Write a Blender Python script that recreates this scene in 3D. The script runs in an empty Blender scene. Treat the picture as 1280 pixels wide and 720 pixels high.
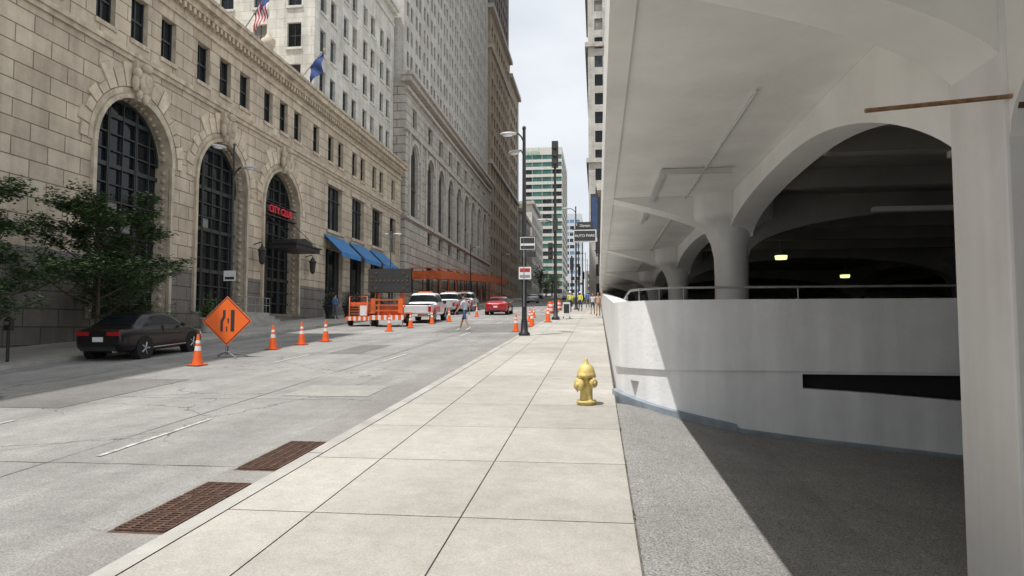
import bpy, math, random
from mathutils import Vector, Matrix
from mathutils.geometry import tessellate_polygon
random.seed(7)
sc=bpy.context.scene
sc.unit_settings.scale_length=1.2   # 1 unit = 1.2 m
S=1/1.2
GR=0.055
def gz(y):
    if y<=260: return GR*y
    if y<=330: return GR*260+(y-260)*0.012
    return GR*260+0.84
KB=0.09
# ---------------------------------------------------------------- materials
MATS={}
def mat(name,col,rough=0.7,ns=3.0,na=0.25,bump=0.0,bs=40.0,metal=0.0,emit=None,island=0.0,tone=False,spec=None,coat=0.0,streak=0.0):
    if name in MATS: return MATS[name]
    m=bpy.data.materials.new(name); m.use_nodes=True; nt=m.node_tree; N=nt.nodes; L=nt.links
    b=N["Principled BSDF"]; b.inputs["Roughness"].default_value=rough; b.inputs["Metallic"].default_value=metal
    if spec is not None: b.inputs["Specular IOR Level"].default_value=spec
    if coat: b.inputs["Coat Weight"].default_value=coat; b.inputs["Coat Roughness"].default_value=0.05
    tc=N.new("ShaderNodeTexCoord")
    n=N.new("ShaderNodeTexNoise"); n.inputs["Scale"].default_value=ns; n.inputs["Detail"].default_value=4; n.inputs["Roughness"].default_value=0.6
    L.new(tc.outputs["Object"],n.inputs["Vector"])
    mr=N.new("ShaderNodeMapRange"); mr.inputs[1].default_value=0.3; mr.inputs[2].default_value=0.7
    mr.inputs[3].default_value=1-na; mr.inputs[4].default_value=1+na*0.6
    L.new(n.outputs["Fac"],mr.inputs[0])
    val=mr.outputs[0]
    def mul(a,bv):
        x=N.new("ShaderNodeMath"); x.operation='MULTIPLY'; L.new(a,x.inputs[0]); L.new(bv,x.inputs[1]); return x.outputs[0]
    if island:
        g=N.new("ShaderNodeNewGeometry"); r=N.new("ShaderNodeMapRange"); r.inputs[3].default_value=1-island; r.inputs[4].default_value=1+island
        L.new(g.outputs["Random Per Island"],r.inputs[0]); val=mul(val,r.outputs[0])
    if streak:
        mp=N.new("ShaderNodeMapping"); mp.inputs["Scale"].default_value=(1.6,1.6,0.12); L.new(tc.outputs["Object"],mp.inputs[0])
        n2=N.new("ShaderNodeTexNoise"); n2.inputs["Scale"].default_value=2.0; n2.inputs["Detail"].default_value=4; L.new(mp.outputs[0],n2.inputs["Vector"])
        r=N.new("ShaderNodeMapRange"); r.inputs[1].default_value=0.35; r.inputs[2].default_value=0.65; r.inputs[3].default_value=1-streak; r.inputs[4].default_value=1.0
        L.new(n2.outputs["Fac"],r.inputs[0]); val=mul(val,r.outputs[0])
    if tone:
        g=N.new("ShaderNodeAttribute"); g.attribute_name="tone"; val=mul(val,g.outputs["Fac"])
    vm=N.new("ShaderNodeVectorMath"); vm.operation='SCALE'; vm.inputs[0].default_value=col[:3]; L.new(val,vm.inputs["Scale"])
    L.new(vm.outputs[0],b.inputs["Base Color"])
    if bump:
        n3=N.new("ShaderNodeTexNoise"); n3.inputs["Scale"].default_value=bs; n3.inputs["Detail"].default_value=3; L.new(tc.outputs["Object"],n3.inputs["Vector"])
        bp=N.new("ShaderNodeBump"); bp.inputs["Strength"].default_value=bump; bp.inputs["Distance"].default_value=0.02; L.new(n3.outputs["Fac"],bp.inputs["Height"]); L.new(bp.outputs[0],b.inputs["Normal"])
    if emit:
        b.inputs["Emission Color"].default_value=(*emit[0],1); b.inputs["Emission Strength"].default_value=emit[1]
    MATS[name]=m; return m
def stone(name,col,col2,mortar,bw,rh,ms=0.02,base=None,basez=4.1,bump=0.6,vr=0.10):
    m=bpy.data.materials.new(name); m.use_nodes=True; nt=m.node_tree; N=nt.nodes; L=nt.links
    b=N["Principled BSDF"]; b.inputs["Roughness"].default_value=0.85
    tc=N.new("ShaderNodeTexCoord"); sp=N.new("ShaderNodeSeparateXYZ"); L.new(tc.outputs["Object"],sp.inputs[0])
    ad=N.new("ShaderNodeMath"); L.new(sp.outputs[0],ad.inputs[0]); L.new(sp.outputs[1],ad.inputs[1])
    cb=N.new("ShaderNodeCombineXYZ"); L.new(ad.outputs[0],cb.inputs[0]); L.new(sp.outputs[2],cb.inputs[1])
    br=N.new("ShaderNodeTexBrick"); L.new(cb.outputs[0],br.inputs["Vector"])
    br.inputs["Color1"].default_value=(*col,1); br.inputs["Color2"].default_value=(*col2,1); br.inputs["Mortar"].default_value=(*mortar,1)
    br.inputs["Scale"].default_value=1; br.inputs["Mortar Size"].default_value=ms; br.inputs["Mortar Smooth"].default_value=0.3
    br.inputs["Brick Width"].default_value=bw; br.inputs["Row Height"].default_value=rh
    n=N.new("ShaderNodeTexNoise"); n.inputs["Scale"].default_value=0.6; n.inputs["Detail"].default_value=6; n.inputs["Roughness"].default_value=0.7; L.new(tc.outputs["Object"],n.inputs["Vector"])
    mr=N.new("ShaderNodeMapRange"); mr.inputs[1].default_value=0.3; mr.inputs[2].default_value=0.7; mr.inputs[3].default_value=0.70; mr.inputs[4].default_value=1.14; L.new(n.outputs["Fac"],mr.inputs[0])
    # rain streaks
    mp=N.new("ShaderNodeMapping"); mp.inputs["Scale"].default_value=(1.3,1.3,0.10); L.new(tc.outputs["Object"],mp.inputs[0])
    ns=N.new("ShaderNodeTexNoise"); ns.inputs["Scale"].default_value=2.2; ns.inputs["Detail"].default_value=4; L.new(mp.outputs[0],ns.inputs["Vector"])
    ms2=N.new("ShaderNodeMapRange"); ms2.inputs[1].default_value=0.35; ms2.inputs[2].default_value=0.6; ms2.inputs[3].default_value=0.84; ms2.inputs[4].default_value=1.0; L.new(ns.outputs["Fac"],ms2.inputs[0])
    pm=N.new("ShaderNodeMath"); pm.operation='MULTIPLY'; L.new(mr.outputs[0],pm.inputs[0]); L.new(ms2.outputs[0],pm.inputs[1])
    vm=N.new("ShaderNodeVectorMath"); vm.operation='SCALE'; L.new(br.outputs["Color"],vm.inputs[0]); L.new(pm.outputs[0],vm.inputs["Scale"])
    out=vm.outputs[0]
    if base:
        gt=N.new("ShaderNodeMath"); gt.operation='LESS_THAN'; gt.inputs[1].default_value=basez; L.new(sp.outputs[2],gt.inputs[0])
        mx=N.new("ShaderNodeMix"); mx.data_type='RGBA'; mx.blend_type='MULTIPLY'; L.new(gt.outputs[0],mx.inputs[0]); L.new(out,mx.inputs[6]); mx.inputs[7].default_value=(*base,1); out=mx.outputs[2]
    L.new(out,b.inputs["Base Color"])
    n2=N.new("ShaderNodeTexNoise"); n2.inputs["Scale"].default_value=9; n2.inputs["Detail"].default_value=4; L.new(tc.outputs["Object"],n2.inputs["Vector"])
    s=N.new("ShaderNodeMath"); s.operation='MULTIPLY_ADD'; s.inputs[1].default_value=-3.0; L.new(br.outputs["Fac"],s.inputs[0]); L.new(n2.outputs["Fac"],s.inputs[2])
    bp=N.new("ShaderNodeBump"); bp.inputs["Strength"].default_value=bump; bp.inputs["Distance"].default_value=0.025; L.new(s.outputs[0],bp.inputs["Height"]); L.new(bp.outputs[0],b.inputs["Normal"])
    return m
def pavement_mat(name,col,crack=True,speck=0.25,tone=False,big=0.25,crk=0.010,scl=0.35):
    m=bpy.data.materials.new(name); m.use_nodes=True; nt=m.node_tree; N=nt.nodes; L=nt.links
    b=N["Principled BSDF"]; b.inputs["Roughness"].default_value=0.9; b.inputs["Specular IOR Level"].default_value=0.25
    tc=N.new("ShaderNodeTexCoord")
    def noise(s,d=4,r=0.6,vec=None):
        n=N.new("ShaderNodeTexNoise"); n.inputs["Scale"].default_value=s; n.inputs["Detail"].default_value=d; n.inputs["Roughness"].default_value=r; L.new(vec or tc.outputs["Object"],n.inputs["Vector"]); return n
    def rng(sock,a,bb,c,d):
        r=N.new("ShaderNodeMapRange"); r.inputs[1].default_value=a; r.inputs[2].default_value=bb; r.inputs[3].default_value=c; r.inputs[4].default_value=d; L.new(sock,r.inputs[0]); return r.outputs[0]
    def mul(a,bv):
        x=N.new("ShaderNodeMath"); x.operation='MULTIPLY'; L.new(a,x.inputs[0]); L.new(bv,x.inputs[1]); return x.outputs[0]
    v=rng(noise(0.45,5,0.65).outputs["Fac"],0.3,0.7,1-big,1+big*0.5)
    v=mul(v,rng(noise(70,2).outputs["Fac"],0.3,0.7,1-speck,1+speck))
    v=mul(v,rng(noise(5,5,0.75).outputs["Fac"],0.3,0.7,0.88,1.08))
    vs=N.new("ShaderNodeTexVoronoi"); vs.inputs["Scale"].default_value=1.9; L.new(tc.outputs["Object"],vs.inputs["Vector"])
    v=mul(v,rng(vs.outputs["Distance"],0.025,0.05,0.72,1.0))
    if crack:
        # wheel-track streaks running along the street
        mp=N.new("ShaderNodeMapping"); mp.inputs["Scale"].default_value=(1.1,0.06,1); L.new(tc.outputs["Object"],mp.inputs[0])
        v=mul(v,rng(noise(1.4,4,.6,mp.outputs[0]).outputs["Fac"],0.32,0.66,0.84,1.07))
        nd=noise(1.3,4)
        mx=N.new("ShaderNodeVectorMath"); mx.operation='MULTIPLY_ADD'; L.new(nd.outputs["Color"],mx.inputs[0]); mx.inputs[1].default_value=(0.9,0.9,0.0); L.new(tc.outputs["Object"],mx.inputs[2])
        vo=N.new("ShaderNodeTexVoronoi"); vo.feature='DISTANCE_TO_EDGE'; vo.inputs["Scale"].default_value=scl; L.new(mx.outputs[0],vo.inputs["Vector"])
        c=rng(vo.outputs["Distance"],crk*0.3,crk,0.5,1.0)
        msk=rng(noise(0.25,3).outputs["Fac"],0.43,0.49,0.0,1.0)
        mm=N.new("ShaderNodeMix"); mm.data_type='FLOAT'; L.new(msk,mm.inputs[0]); mm.inputs[2].default_value=1.0; L.new(c,mm.inputs[3]); v=mul(v,mm.outputs[0])
    if tone:
        g=N.new("ShaderNodeAttribute"); g.attribute_name="tone"; v=mul(v,g.outputs["Fac"])
    vm=N.new("ShaderNodeVectorMath"); vm.operation='SCALE'; vm.inputs[0].default_value=col; L.new(v,vm.inputs["Scale"]); L.new(vm.outputs[0],b.inputs["Base Color"])
    bp=N.new("ShaderNodeBump"); bp.inputs["Strength"].default_value=0.4; bp.inputs["Distance"].default_value=0.01; L.new(noise(110,2).outputs["Fac"],bp.inputs["Height"]); L.new(bp.outputs[0],b.inputs["Normal"])
    return m
def glassmat(name,col=(0.012,0.015,0.018),rough=0.08,var=True,spec=.3):
    m=mat(name,col,rough=rough,ns=0.9,na=0.6 if var else 0.1,spec=spec); return m
# ---------------------------------------------------------------- mesh builder
class MB:
    def __init__(s): s.v=[];s.f=[];s.m=[];s.ms=[];s.sm=[];s.tone=[]
    def mi(s,m):
        if m not in s.ms: s.ms.append(m)
        return s.ms.index(m)
    def add(s,vs,fs,m,smooth=False,tone=1.0):
        o=len(s.v); s.v+= [tuple(v) for v in vs]; k=s.mi(m)
        for f in fs: s.f.append(tuple(i+o for i in f)); s.m.append(k); s.sm.append(smooth); s.tone.append(tone)
    def quad(s,a,b,c,d,m,tone=1.0): s.add([a,b,c,d],[(0,1,2,3)],m,tone=tone)
    def box(s,x0,x1,y0,y1,z0,z1,m,M=None):
        vs=[Vector((x,y,z)) for z in(z0,z1) for y in(y0,y1) for x in(x0,x1)]
        if M is not None: vs=[M@v for v in vs]
        s.add(vs,[(0,2,3,1),(4,5,7,6),(0,1,5,4),(2,6,7,3),(0,4,6,2),(1,3,7,5)],m)
    def tube(s,pts,rs,m,n=10,caps=True,smooth=True):
        pts=[Vector(p) for p in pts]
        if not hasattr(rs,'__len__'): rs=[rs]*len(pts)
        rings=[];up=None
        for i,p in enumerate(pts):
            t=(pts[min(i+1,len(pts)-1)]-pts[max(i-1,0)]).normalized()
            if up is None or abs(up.dot(t))>0.95: up=Vector((0,0,1)) if abs(t.z)<0.9 else Vector((1,0,0))
            a=t.cross(up).normalized(); b=t.cross(a).normalized(); up=-b if b.length else up
            rings.append([p+(a*math.cos(2*math.pi*k/n)+b*math.sin(2*math.pi*k/n))*rs[i] for k in range(n)])
        vs=[v for r in rings for v in r]; fs=[]
        for i in range(len(pts)-1):
            for k in range(n): fs.append((i*n+k,i*n+(k+1)%n,(i+1)*n+(k+1)%n,(i+1)*n+k))
        s.add(vs,fs,m,smooth)
        if caps: s.add(rings[0],[tuple(range(n))],m); s.add(rings[-1],[tuple(range(n))],m)
    def lathe(s,c,prof,m,n=20,smooth=True,M=None):
        vs=[];fs=[];c=Vector(c)
        for r,z in prof:
            for k in range(n):
                v=Vector((r*math.cos(2*math.pi*k/n),r*math.sin(2*math.pi*k/n),z))
                if M is not None: v=M@v
                vs.append(c+v)
        for i in range(len(prof)-1):
            for k in range(n): fs.append((i*n+k,i*n+(k+1)%n,(i+1)*n+(k+1)%n,(i+1)*n+k))
        s.add(vs,fs,m,smooth)
        for i in (0,len(prof)-1):
            if prof[i][0]>1e-4: s.add(vs[i*n:(i+1)*n],[tuple(range(n))],m)
    def ell(s,c,r,m,n=14,k=9,M=None):
        c=Vector(c); vs=[];fs=[]
        for i in range(k+1):
            a=math.pi*i/k
            for j in range(n):
                b=2*math.pi*j/n; v=Vector((r[0]*math.sin(a)*math.cos(b),r[1]*math.sin(a)*math.sin(b),r[2]*math.cos(a)))
                if M is not None: v=M@v
                vs.append(c+v)
        for i in range(k):
            for j in range(n): fs.append((i*n+j,i*n+(j+1)%n,(i+1)*n+(j+1)%n,(i+1)*n+j))
        s.add(vs,fs,m,True)
    def prism(s,poly,axis,a0,a1,m,smooth=False):
        def P(p,a):
            if axis=='x': return (a,p[0],p[1])
            if axis=='y': return (p[0],a,p[1])
            return (p[0],p[1],a)
        n=len(poly); vs=[P(p,a0) for p in poly]+[P(p,a1) for p in poly]
        tri=tessellate_polygon([[Vector((p[0],p[1],0)) for p in poly]])
        s.add(vs,[(i,(i+1)%n,n+(i+1)%n,n+i) for i in range(n)],m,smooth)
        s.add(vs[:n],[tuple(t) for t in tri],m); s.add(vs[n:],[tuple(t) for t in tri],m)
    def build(s,name,parent=None,M=None,bevel=0):
        me=bpy.data.meshes.new(name); me.from_pydata(s.v,[],s.f)
        for m in s.ms: me.materials.append(m)
        me.polygons.foreach_set("material_index",s.m); me.polygons.foreach_set("use_smooth",s.sm)
        if any(t!=1.0 for t in s.tone) or any(m.name.endswith('_t') for m in s.ms):
            at=me.attributes.new("tone",'FLOAT','FACE'); at.data.foreach_set("value",s.tone)
        me.update()
        o=bpy.data.objects.new(name,me); sc.collection.objects.link(o)
        if parent is not None: o.parent=parent
        if M is not None: o.matrix_world=M
        if bevel:
            b=o.modifiers.new("bevel",'BEVEL'); b.width=bevel; b.segments=2; b.limit_method='ANGLE'
        return o
def empty(name,loc=(0,0,0),rz=0,sc_=1):
    e=bpy.data.objects.new(name,None); sc.collection.objects.link(e); e.location=loc; e.rotation_euler=(0,0,rz); e.scale=(sc_,)*3; e.empty_display_size=0.3; return e
def text(name,s,size,loc,rot,m,parent=None,ext=0.01,align='CENTER'):
    c=bpy.data.curves.new(name,'FONT'); c.body=s; c.size=size; c.align_x=align; c.align_y='CENTER'; c.extrude=ext; c.materials.append(m)
    o=bpy.data.objects.new(name,c); sc.collection.objects.link(o); o.location=loc; o.rotation_euler=rot
    if parent is not None: o.parent=parent
    return o
# ---------------------------------------------------------------- palette
white_paint=mat("white_paint",(0.82,0.81,0.79),0.6,ns=0.9,na=0.10,bump=0.25,bs=14,streak=0.14)
white_wall=mat("white_wall_paint",(0.82,0.825,0.83),0.55,ns=1.3,na=0.10,bump=0.25,bs=18,streak=0.16)
soffit=mat("soffit_paint",(0.85,0.84,0.805),0.7,ns=0.8,na=0.12,bump=0.35,bs=6)
inner_shaded=mat("garage_inner_shade",(0.24,0.23,0.21),0.8,ns=0.7,na=0.3,bump=0.3,bs=6)  # shade of the garage interior put into the colour, darker than the soffit
grey_kerb_paint=mat("grey_kerb_paint",(0.25,0.29,0.33),0.6,ns=4,na=0.3)
concrete=mat("concrete",(0.39,0.38,0.35),0.9,ns=2,na=0.25,bump=0.3,bs=60)
dark=mat("dark_void",(0.012,0.012,0.013),0.9,na=0.1)
blackm=mat("black_metal",(0.02,0.02,0.022),0.45,ns=5,na=0.3)
greym=mat("grey_metal",(0.35,0.36,0.37),0.4,ns=5,na=0.2,metal=0.6)
lampgrey=mat("lamp_head_grey",(0.5,0.5,0.5),0.45,na=0.1)
rust=mat("rusted_iron",(0.11,0.060,0.042),0.85,ns=14,na=0.5,bump=0.5,bs=60)
orange=mat("orange_plastic",(0.85,0.13,0.02),0.5,ns=6,na=0.15)
orange_sign=mat("orange_sign_sheet",(0.9,0.16,0.02),0.45,na=0.05)
orange_steel=mat("orange_steel",(0.58,0.12,0.03),0.55,ns=3,na=0.35)
whitep=mat("white_plastic",(0.75,0.75,0.75),0.4,na=0.08)
rubber=mat("rubber",(0.02,0.02,0.02),0.85,ns=10,na=0.3)
yellow=mat("hydrant_yellow",(0.72,0.56,0.20),0.55,ns=9,na=0.28,bump=0.3,bs=50,streak=0.25)
glass=glassmat("window_glass"); glass2=glassmat("window_glass_sky",(0.04,0.05,0.06),0.05,spec=.5)
frame_dark=mat("window_frame_dark",(0.03,0.035,0.035),0.5,na=0.1)
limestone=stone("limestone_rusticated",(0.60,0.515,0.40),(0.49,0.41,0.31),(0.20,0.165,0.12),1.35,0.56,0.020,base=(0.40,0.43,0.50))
limeplain=mat("limestone_trim",(0.56,0.48,0.37),0.85,ns=2.5,na=0.30,bump=0.5,bs=12,streak=0.25)
limeisl=mat("limestone_voussoir",(0.57,0.485,0.375),0.85,ns=2.5,na=0.25,bump=0.5,bs=12,island=0.14)
terra=stone("white_terracotta",(0.70,0.68,0.62),(0.64,0.62,0.56),(0.38,0.37,0.34),1.2,0.62,0.012,bump=0.3)
terraplain=mat("white_terracotta_trim",(0.68,0.66,0.60),0.8,ns=2,na=0.2,streak=0.15)
stone2=stone("grey_limestone",(0.55,0.52,0.46),(0.47,0.44,0.39),(0.17,0.16,0.14),1.8,0.75,0.04)
stone2p=mat("grey_limestone_trim",(0.54,0.505,0.45),0.85,ns=2,na=0.25,streak=0.2)
shaft2=stone("pale_brick",(0.60,0.58,0.53),(0.56,0.54,0.49),(0.42,0.41,0.38),0.6,0.25,0.01,bump=0.2)
tanb=stone("tan_brick",(0.47,0.38,0.28),(0.42,0.34,0.25),(0.30,0.25,0.19),0.8,0.3,0.02,bump=0.2)
brownb=stone("brown_brick",(0.19,0.15,0.135),(0.16,0.13,0.115),(0.12,0.10,0.09),0.8,0.3,0.02,bump=0.2)
greenglass=mat("green_curtain_glass",(0.08,0.19,0.17),0.12,ns=0.2,na=0.4,spec=0.6)
# ---------------------------------------------------------------- ground
def ribbon(mb,x0,x1,y0,y1,o0,m,o1=None,tone=1.0,knots=(260,330)):
    ys=[y0]+[k for k in knots if y0<k<y1]+[y1]
    o1=o0 if o1 is None else o1
    for a,b in zip(ys,ys[1:]):
        mb.quad((x0,a,gz(a)+o0),(x1,a,gz(a)+o1),(x1,b,gz(b)+o1),(x0,b,gz(b)+o0),m,tone)
gm=mat("ground_dirt",(0.16,0.15,0.13),0.95,ns=0.1,na=0.3)
mb=MB(); xs=[(-4000,-.03),(-60,-.03),(-12,-.03),(0.20,-.03),(0.235,-2.2),(40,-2.2),(41,-.03),(4000,-.03)]
for (xa,oa),(xb,ob) in zip(xs,xs[1:]):
    ribbon(mb,xa,xb,-300,9.8,oa,gm,ob)
    ribbon(mb,xa,xb,9.8,5000,-.03 if xa<.25 or xb>40 else -.9,gm,-.03 if xb<.25 or xb>40.5 else -.9)
mb.build("ground")
road_m=pavement_mat("worn_road_concrete",(0.300,0.293,0.280),True,0.30,big=0.28,crk=0.006)
mb=MB(); ribbon(mb,-12.8,-2.8,-60,420,0,road_m)
road=mb.build("road")
tar=mat("tar_seam",(0.09,0.088,0.084),0.9,ns=3,na=0.4)
mb=MB()
def wobble_line(mb,p0,p1,w,m,off,amp=0.02,n=40):
    p0=Vector(p0);p1=Vector(p1);d=(p1-p0);nrm=Vector((-d.y,d.x)).normalized()
    L_=[]
    for i in range(n+1):
        t=i/n; q=p0+d*t+nrm*(random.uniform(-amp,amp)); ww=w*random.uniform(.3,1.2)
        L_.append((q-nrm*ww/2,q+nrm*ww/2))
    for (a,b),(c,e) in zip(L_,L_[1:]):
        mb.quad((a.x,a.y,gz(a.y)+off),(b.x,b.y,gz(b.y)+off),(e.x,e.y,gz(e.y)+off),(c.x,c.y,gz(c.y)+off),m)
for x in (-5.35,-10.2): wobble_line(mb,(x,-5),(x,60),0.016,tar,0.004,0.008,90)
y=2.2
while y<60:
    wobble_line(mb,(-12.7,y+random.uniform(-.1,.1)),(-3.4,y+random.uniform(-.1,.1)),0.014,tar,0.0042,0.012,50); y+=3.9
for k in range(22):
    x=random.uniform(-12,-3.5);yy=random.uniform(4,34); wobble_line(mb,(x,yy),(x+random.uniform(-1.8,1.8),yy+random.uniform(-2.4,2.4)),0.010,tar,0.0046,0.045,24)
o=mb.build("road_crack_sealing"); o.parent=road
patch_m=pavement_mat("road_patch_dark",(0.185,0.18,0.172),False,0.3)
patch_g=pavement_mat("gutter_grime",(0.262,0.253,0.237),False,0.3)
patch_l=pavement_mat("road_patch_light",(0.345,0.335,0.31),False,0.25)
mb=MB()
ribbon(mb,-6.6,-3.1,26.8,33.5,0.0055,patch_m)
ribbon(mb,-9.3,-7.7,9.0,12.2,0.0055,patch_m); ribbon(mb,-5.0,-3.6,10.4,11.6,0.0055,patch_l); ribbon(mb,-3.42,-2.81,-3,60,0.005,patch_g); ribbon(mb,-12.79,-12.2,-3,60,0.005,patch_g)
ribbon(mb,-8.4,-7.7,5.0,6.3,0.0056,patch_l); ribbon(mb,-7.2,-6.3,17.6,20.4,0.0056,patch_m)
o=mb.build("road_patches"); o.parent=road
paint=bpy.data.materials.new("worn_road_paint"); paint.use_nodes=True
nt=paint.node_tree;N=nt.nodes;L=nt.links;b=N["Principled BSDF"];b.inputs["Roughness"].default_value=.8
tc=N.new("ShaderNodeTexCoord");n=N.new("ShaderNodeTexNoise");n.inputs["Scale"].default_value=11;n.inputs["Detail"].default_value=6;n.inputs["Roughness"].default_value=.8;L.new(tc.outputs["Object"],n.inputs["Vector"])
cr=N.new("ShaderNodeValToRGB");cr.color_ramp.elements[0].position=.44;cr.color_ramp.elements[0].color=(.30,.295,.28,1);cr.color_ramp.elements[1].position=.60;cr.color_ramp.elements[1].color=(.58,.58,.56,1);L.new(n.outputs["Fac"],cr.inputs[0]);L.new(cr.outputs[0],b.inputs["Base Color"])
mb=MB()
for k in range(0,12):
    for x in(-5.02,-7.55):
        y0=6.4+9.1*k-(0.3 if x<-7 else 0); hw=.028 if k==0 else .04; ribbon(mb,x-hw,x+hw,y0,y0+2.0,0.008,paint)
for i in range(16):
    xx=-12.5+i*.62; ribbon(mb,xx,xx+.3,54.5,57.0,0.008,paint)
ribbon(mb,-12.6,-3.0,52.6,53.0,0.008,paint)
o=mb.build("lane_markings"); o.parent=road
# sidewalks
slab_m=pavement_mat("sidewalk_concrete_t",(0.425,0.405,0.370),False,0.14,tone=True,big=0.18)
joint=mat("joint_dark",(0.13,0.12,0.105),0.95,ns=8,na=0.5)
def slabs(name,xcuts,y0,y1,step,yfar):
    mb=MB(); ribbon(mb,xcuts[0],xcuts[-1]+.015,y0,yfar,KB-0.008,joint)
    y=y0
    while y<yfar:
        st=step if y<y1 else 6.0
        for a,b in zip(xcuts,xcuts[1:]):
            g=.0055
            ribbon(mb,a+g,b-g,y+g,min(y+st,yfar)-g,KB,slab_m,tone=random.uniform(.91,1.05),knots=(260,))
        y+=st
    return mb.build(name)
sw=slabs("sidewalk",[-2.65,-2.02,-.95,.232],-6.15,46,1.55,258)
sw2=slabs("sidewalk",[-17.2,-15.6,-14.2,-12.95],-6,60,1.5,258)
mb=MB()
for x0,x1 in ((-2.8,-2.655),(-12.945,-12.8)):
    yy=-6
    while yy<250:
        st=3.1 if yy<40 else 20
        ribbon(mb,x0,x1,yy+.006,yy+st-.006,KB+.002,concrete)
        fx=x0 if x0>-5 else x1
        mb.quad((fx,yy,gz(yy)-.05),(fx,yy+st,gz(yy+st)-.05),(fx,yy+st,gz(yy+st)+KB+.002),(fx,yy,gz(yy)+KB+.002),concrete); yy+=st
mb.build("kerb")
leaf=mat("leaf_green",(0.075,0.13,0.045),0.55,ns=3,na=0.35,island=0.5)
weed=mat("weed_green",(0.12,0.17,0.06),0.7,na=0.3,island=0.4)
mb=MB()
for i in range(110):
    c=random.choice([3.45,3.6,3.8,4.1,4.9,6.3,7.8]); y=c+random.gauss(0,.07); x=.24+random.uniform(-.008,.008); z=gz(y)+KB-.01
    h=random.uniform(.008,.02); a=random.uniform(0,6.28); mb.add([(x-.005,y,z),(x+.005,y,z),(x+math.cos(a)*.012,y+math.sin(a)*.014,z+h)],[(0,1,2)],weed)
mb.build("weeds")
# driveway
drive_m=pavement_mat("driveway_aggregate",(0.285,0.28,0.268),False,0.55,big=0.22)
def prof(x):
    st=[(0.235,0),(0.4,-.02),(2.0,-.36),(4.6,-.60),(9,-1.0),(40,-1.6)]
    if x<.235: return 0
    for (a,za),(b,zb) in zip(st,st[1:]):
        if x<=b: return za+(zb-za)*(x-a)/(b-a)
    return -1.6
mb=MB(); X=[.242,.4,2,4.6,9,40]
for a,b in zip(X,X[1:]):
    for y0,y1 in ((-8,2),(2,9.6)):
        mb.quad((a,y0,gz(y0)+KB-.003+prof(a)),(b,y0,gz(y0)+KB-.003+prof(b)),(b,y1,gz(y1)+KB-.003+prof(b)),(a,y1,gz(y1)+KB-.003+prof(a)),drive_m)
mb.build("driveway")
# storm grates
def grate(mb,x0,x1,y0,y1,np_):
    L_=(y1-y0)/np_
    ribbon(mb,x0-.025,x1+.025,y0-.025,y1+.025,.0065,rust)
    for k in range(np_):
        a=y0+k*L_+.018; b=y0+(k+1)*L_-.018
        ribbon(mb,x0+.012,x1-.012,a,b,.009,dark)
        n=8
        for i in range(n+1):
            yy=a+(b-a)*i/n; z=gz(yy)+.010
            mb.box(x0+.01,x1-.01,yy-.010,yy+.010,z,z+.012,rust)
        for i in range(5):
            xx=x0+.01+(x1-x0-.02)*i/4
            ribbon(mb,xx-.009,xx+.009,a,b,.0235,rust)
mb=MB(); grate(mb,-3.34,-2.94,4.42,5.60,3); mb.build("storm_drain_grate")
mb=MB(); grate(mb,-3.34,-2.94,6.05,7.2,3); mb.build("storm_drain_grate")
# ---------------------------------------------------------------- building helpers
def poly_wall(mb,x,outer,holes,depth,wall,reveal,gl,sgn=-1,sd=None):
    polys=[[Vector((p[0],p[1],0)) for p in pl] for pl in [outer]+holes]
    tri=tessellate_polygon(polys); flat=[p for pl in [outer]+holes for p in pl]
    mb.add([(x,p[0],p[1]) for p in flat],[tuple(t) for t in tri],wall)
    for h in holes:
        n=len(h); dp=(sd if (sd and n==4) else depth)
        mb.add([(x,p[0],p[1]) for p in h]+[(x+sgn*dp,p[0],p[1]) for p in h],[(i,(i+1)%n,n+(i+1)%n,n+i) for i in range(n)],reveal)
        mb.add([(x+sgn*dp,p[0],p[1]) for p in h],[tuple(range(n))],gl)
def rect(y0,y1,z0,z1): return [(y0,z0),(y1,z0),(y1,z1),(y0,z1)]
def arch(yc,r,z0,zs,n=20):
    return [(yc-r,z0),(yc+r,z0)]+[(yc+r*math.cos(math.pi*i/n),zs+r*math.sin(math.pi*i/n)) for i in range(n+1)]
def grid_face(mb,O,U,Nn,w,z0,z1,rows,cols,depth,wall,gl,fr,sash=True):
    O=Vector(O);U=Vector(U);Nn=Vector(Nn)
    def P(u,z,o=0): q=O+U*u+Nn*o; return (q.x,q.y,z)
    def Q(u0,u1,a,b,m,o=0,o2=None):
        mb.quad(P(u0,a,o),P(u1,a,o),P(u1,b,o),P(u0,b,o),m)
    z=z0
    for (a,b) in rows:
        if a>z: Q(0,w,z,a,wall)
        u=0
        for (c,d) in cols:
            Q(u,c,a,b,wall); u=d
            mb.quad(P(c,a),P(c,b),P(c,b,-depth),P(c,a,-depth),wall); mb.quad(P(d,a),P(d,b),P(d,b,-depth),P(d,a,-depth),wall)
            mb.quad(P(c,a),P(d,a),P(d,a,-depth),P(c,a,-depth),wall); mb.quad(P(c,b),P(d,b),P(d,b,-depth),P(c,b,-depth),wall)
            Q(c,d,a,b,random.choice(gl) if isinstance(gl,list) else gl,-depth)
            if sash:
                t=.05; mz=(a+b)/2
                Q(c,d,mz-t/2,mz+t/2,fr,-depth+.03)
                if sash==2: mu=(c+d)/2; Q(mu-t/2,mu+t/2,a,b,fr,-depth+.035)
        Q(u,w,a,b,wall); z=b
    if z<z1: Q(0,w,z,z1,wall)
blind=mat("window_blind",(0.22,0.21,0.19),0.7,ns=0.8,na=0.4)
G3=[glass,glass,glass2,glass,glass,glass2,blind]
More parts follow.
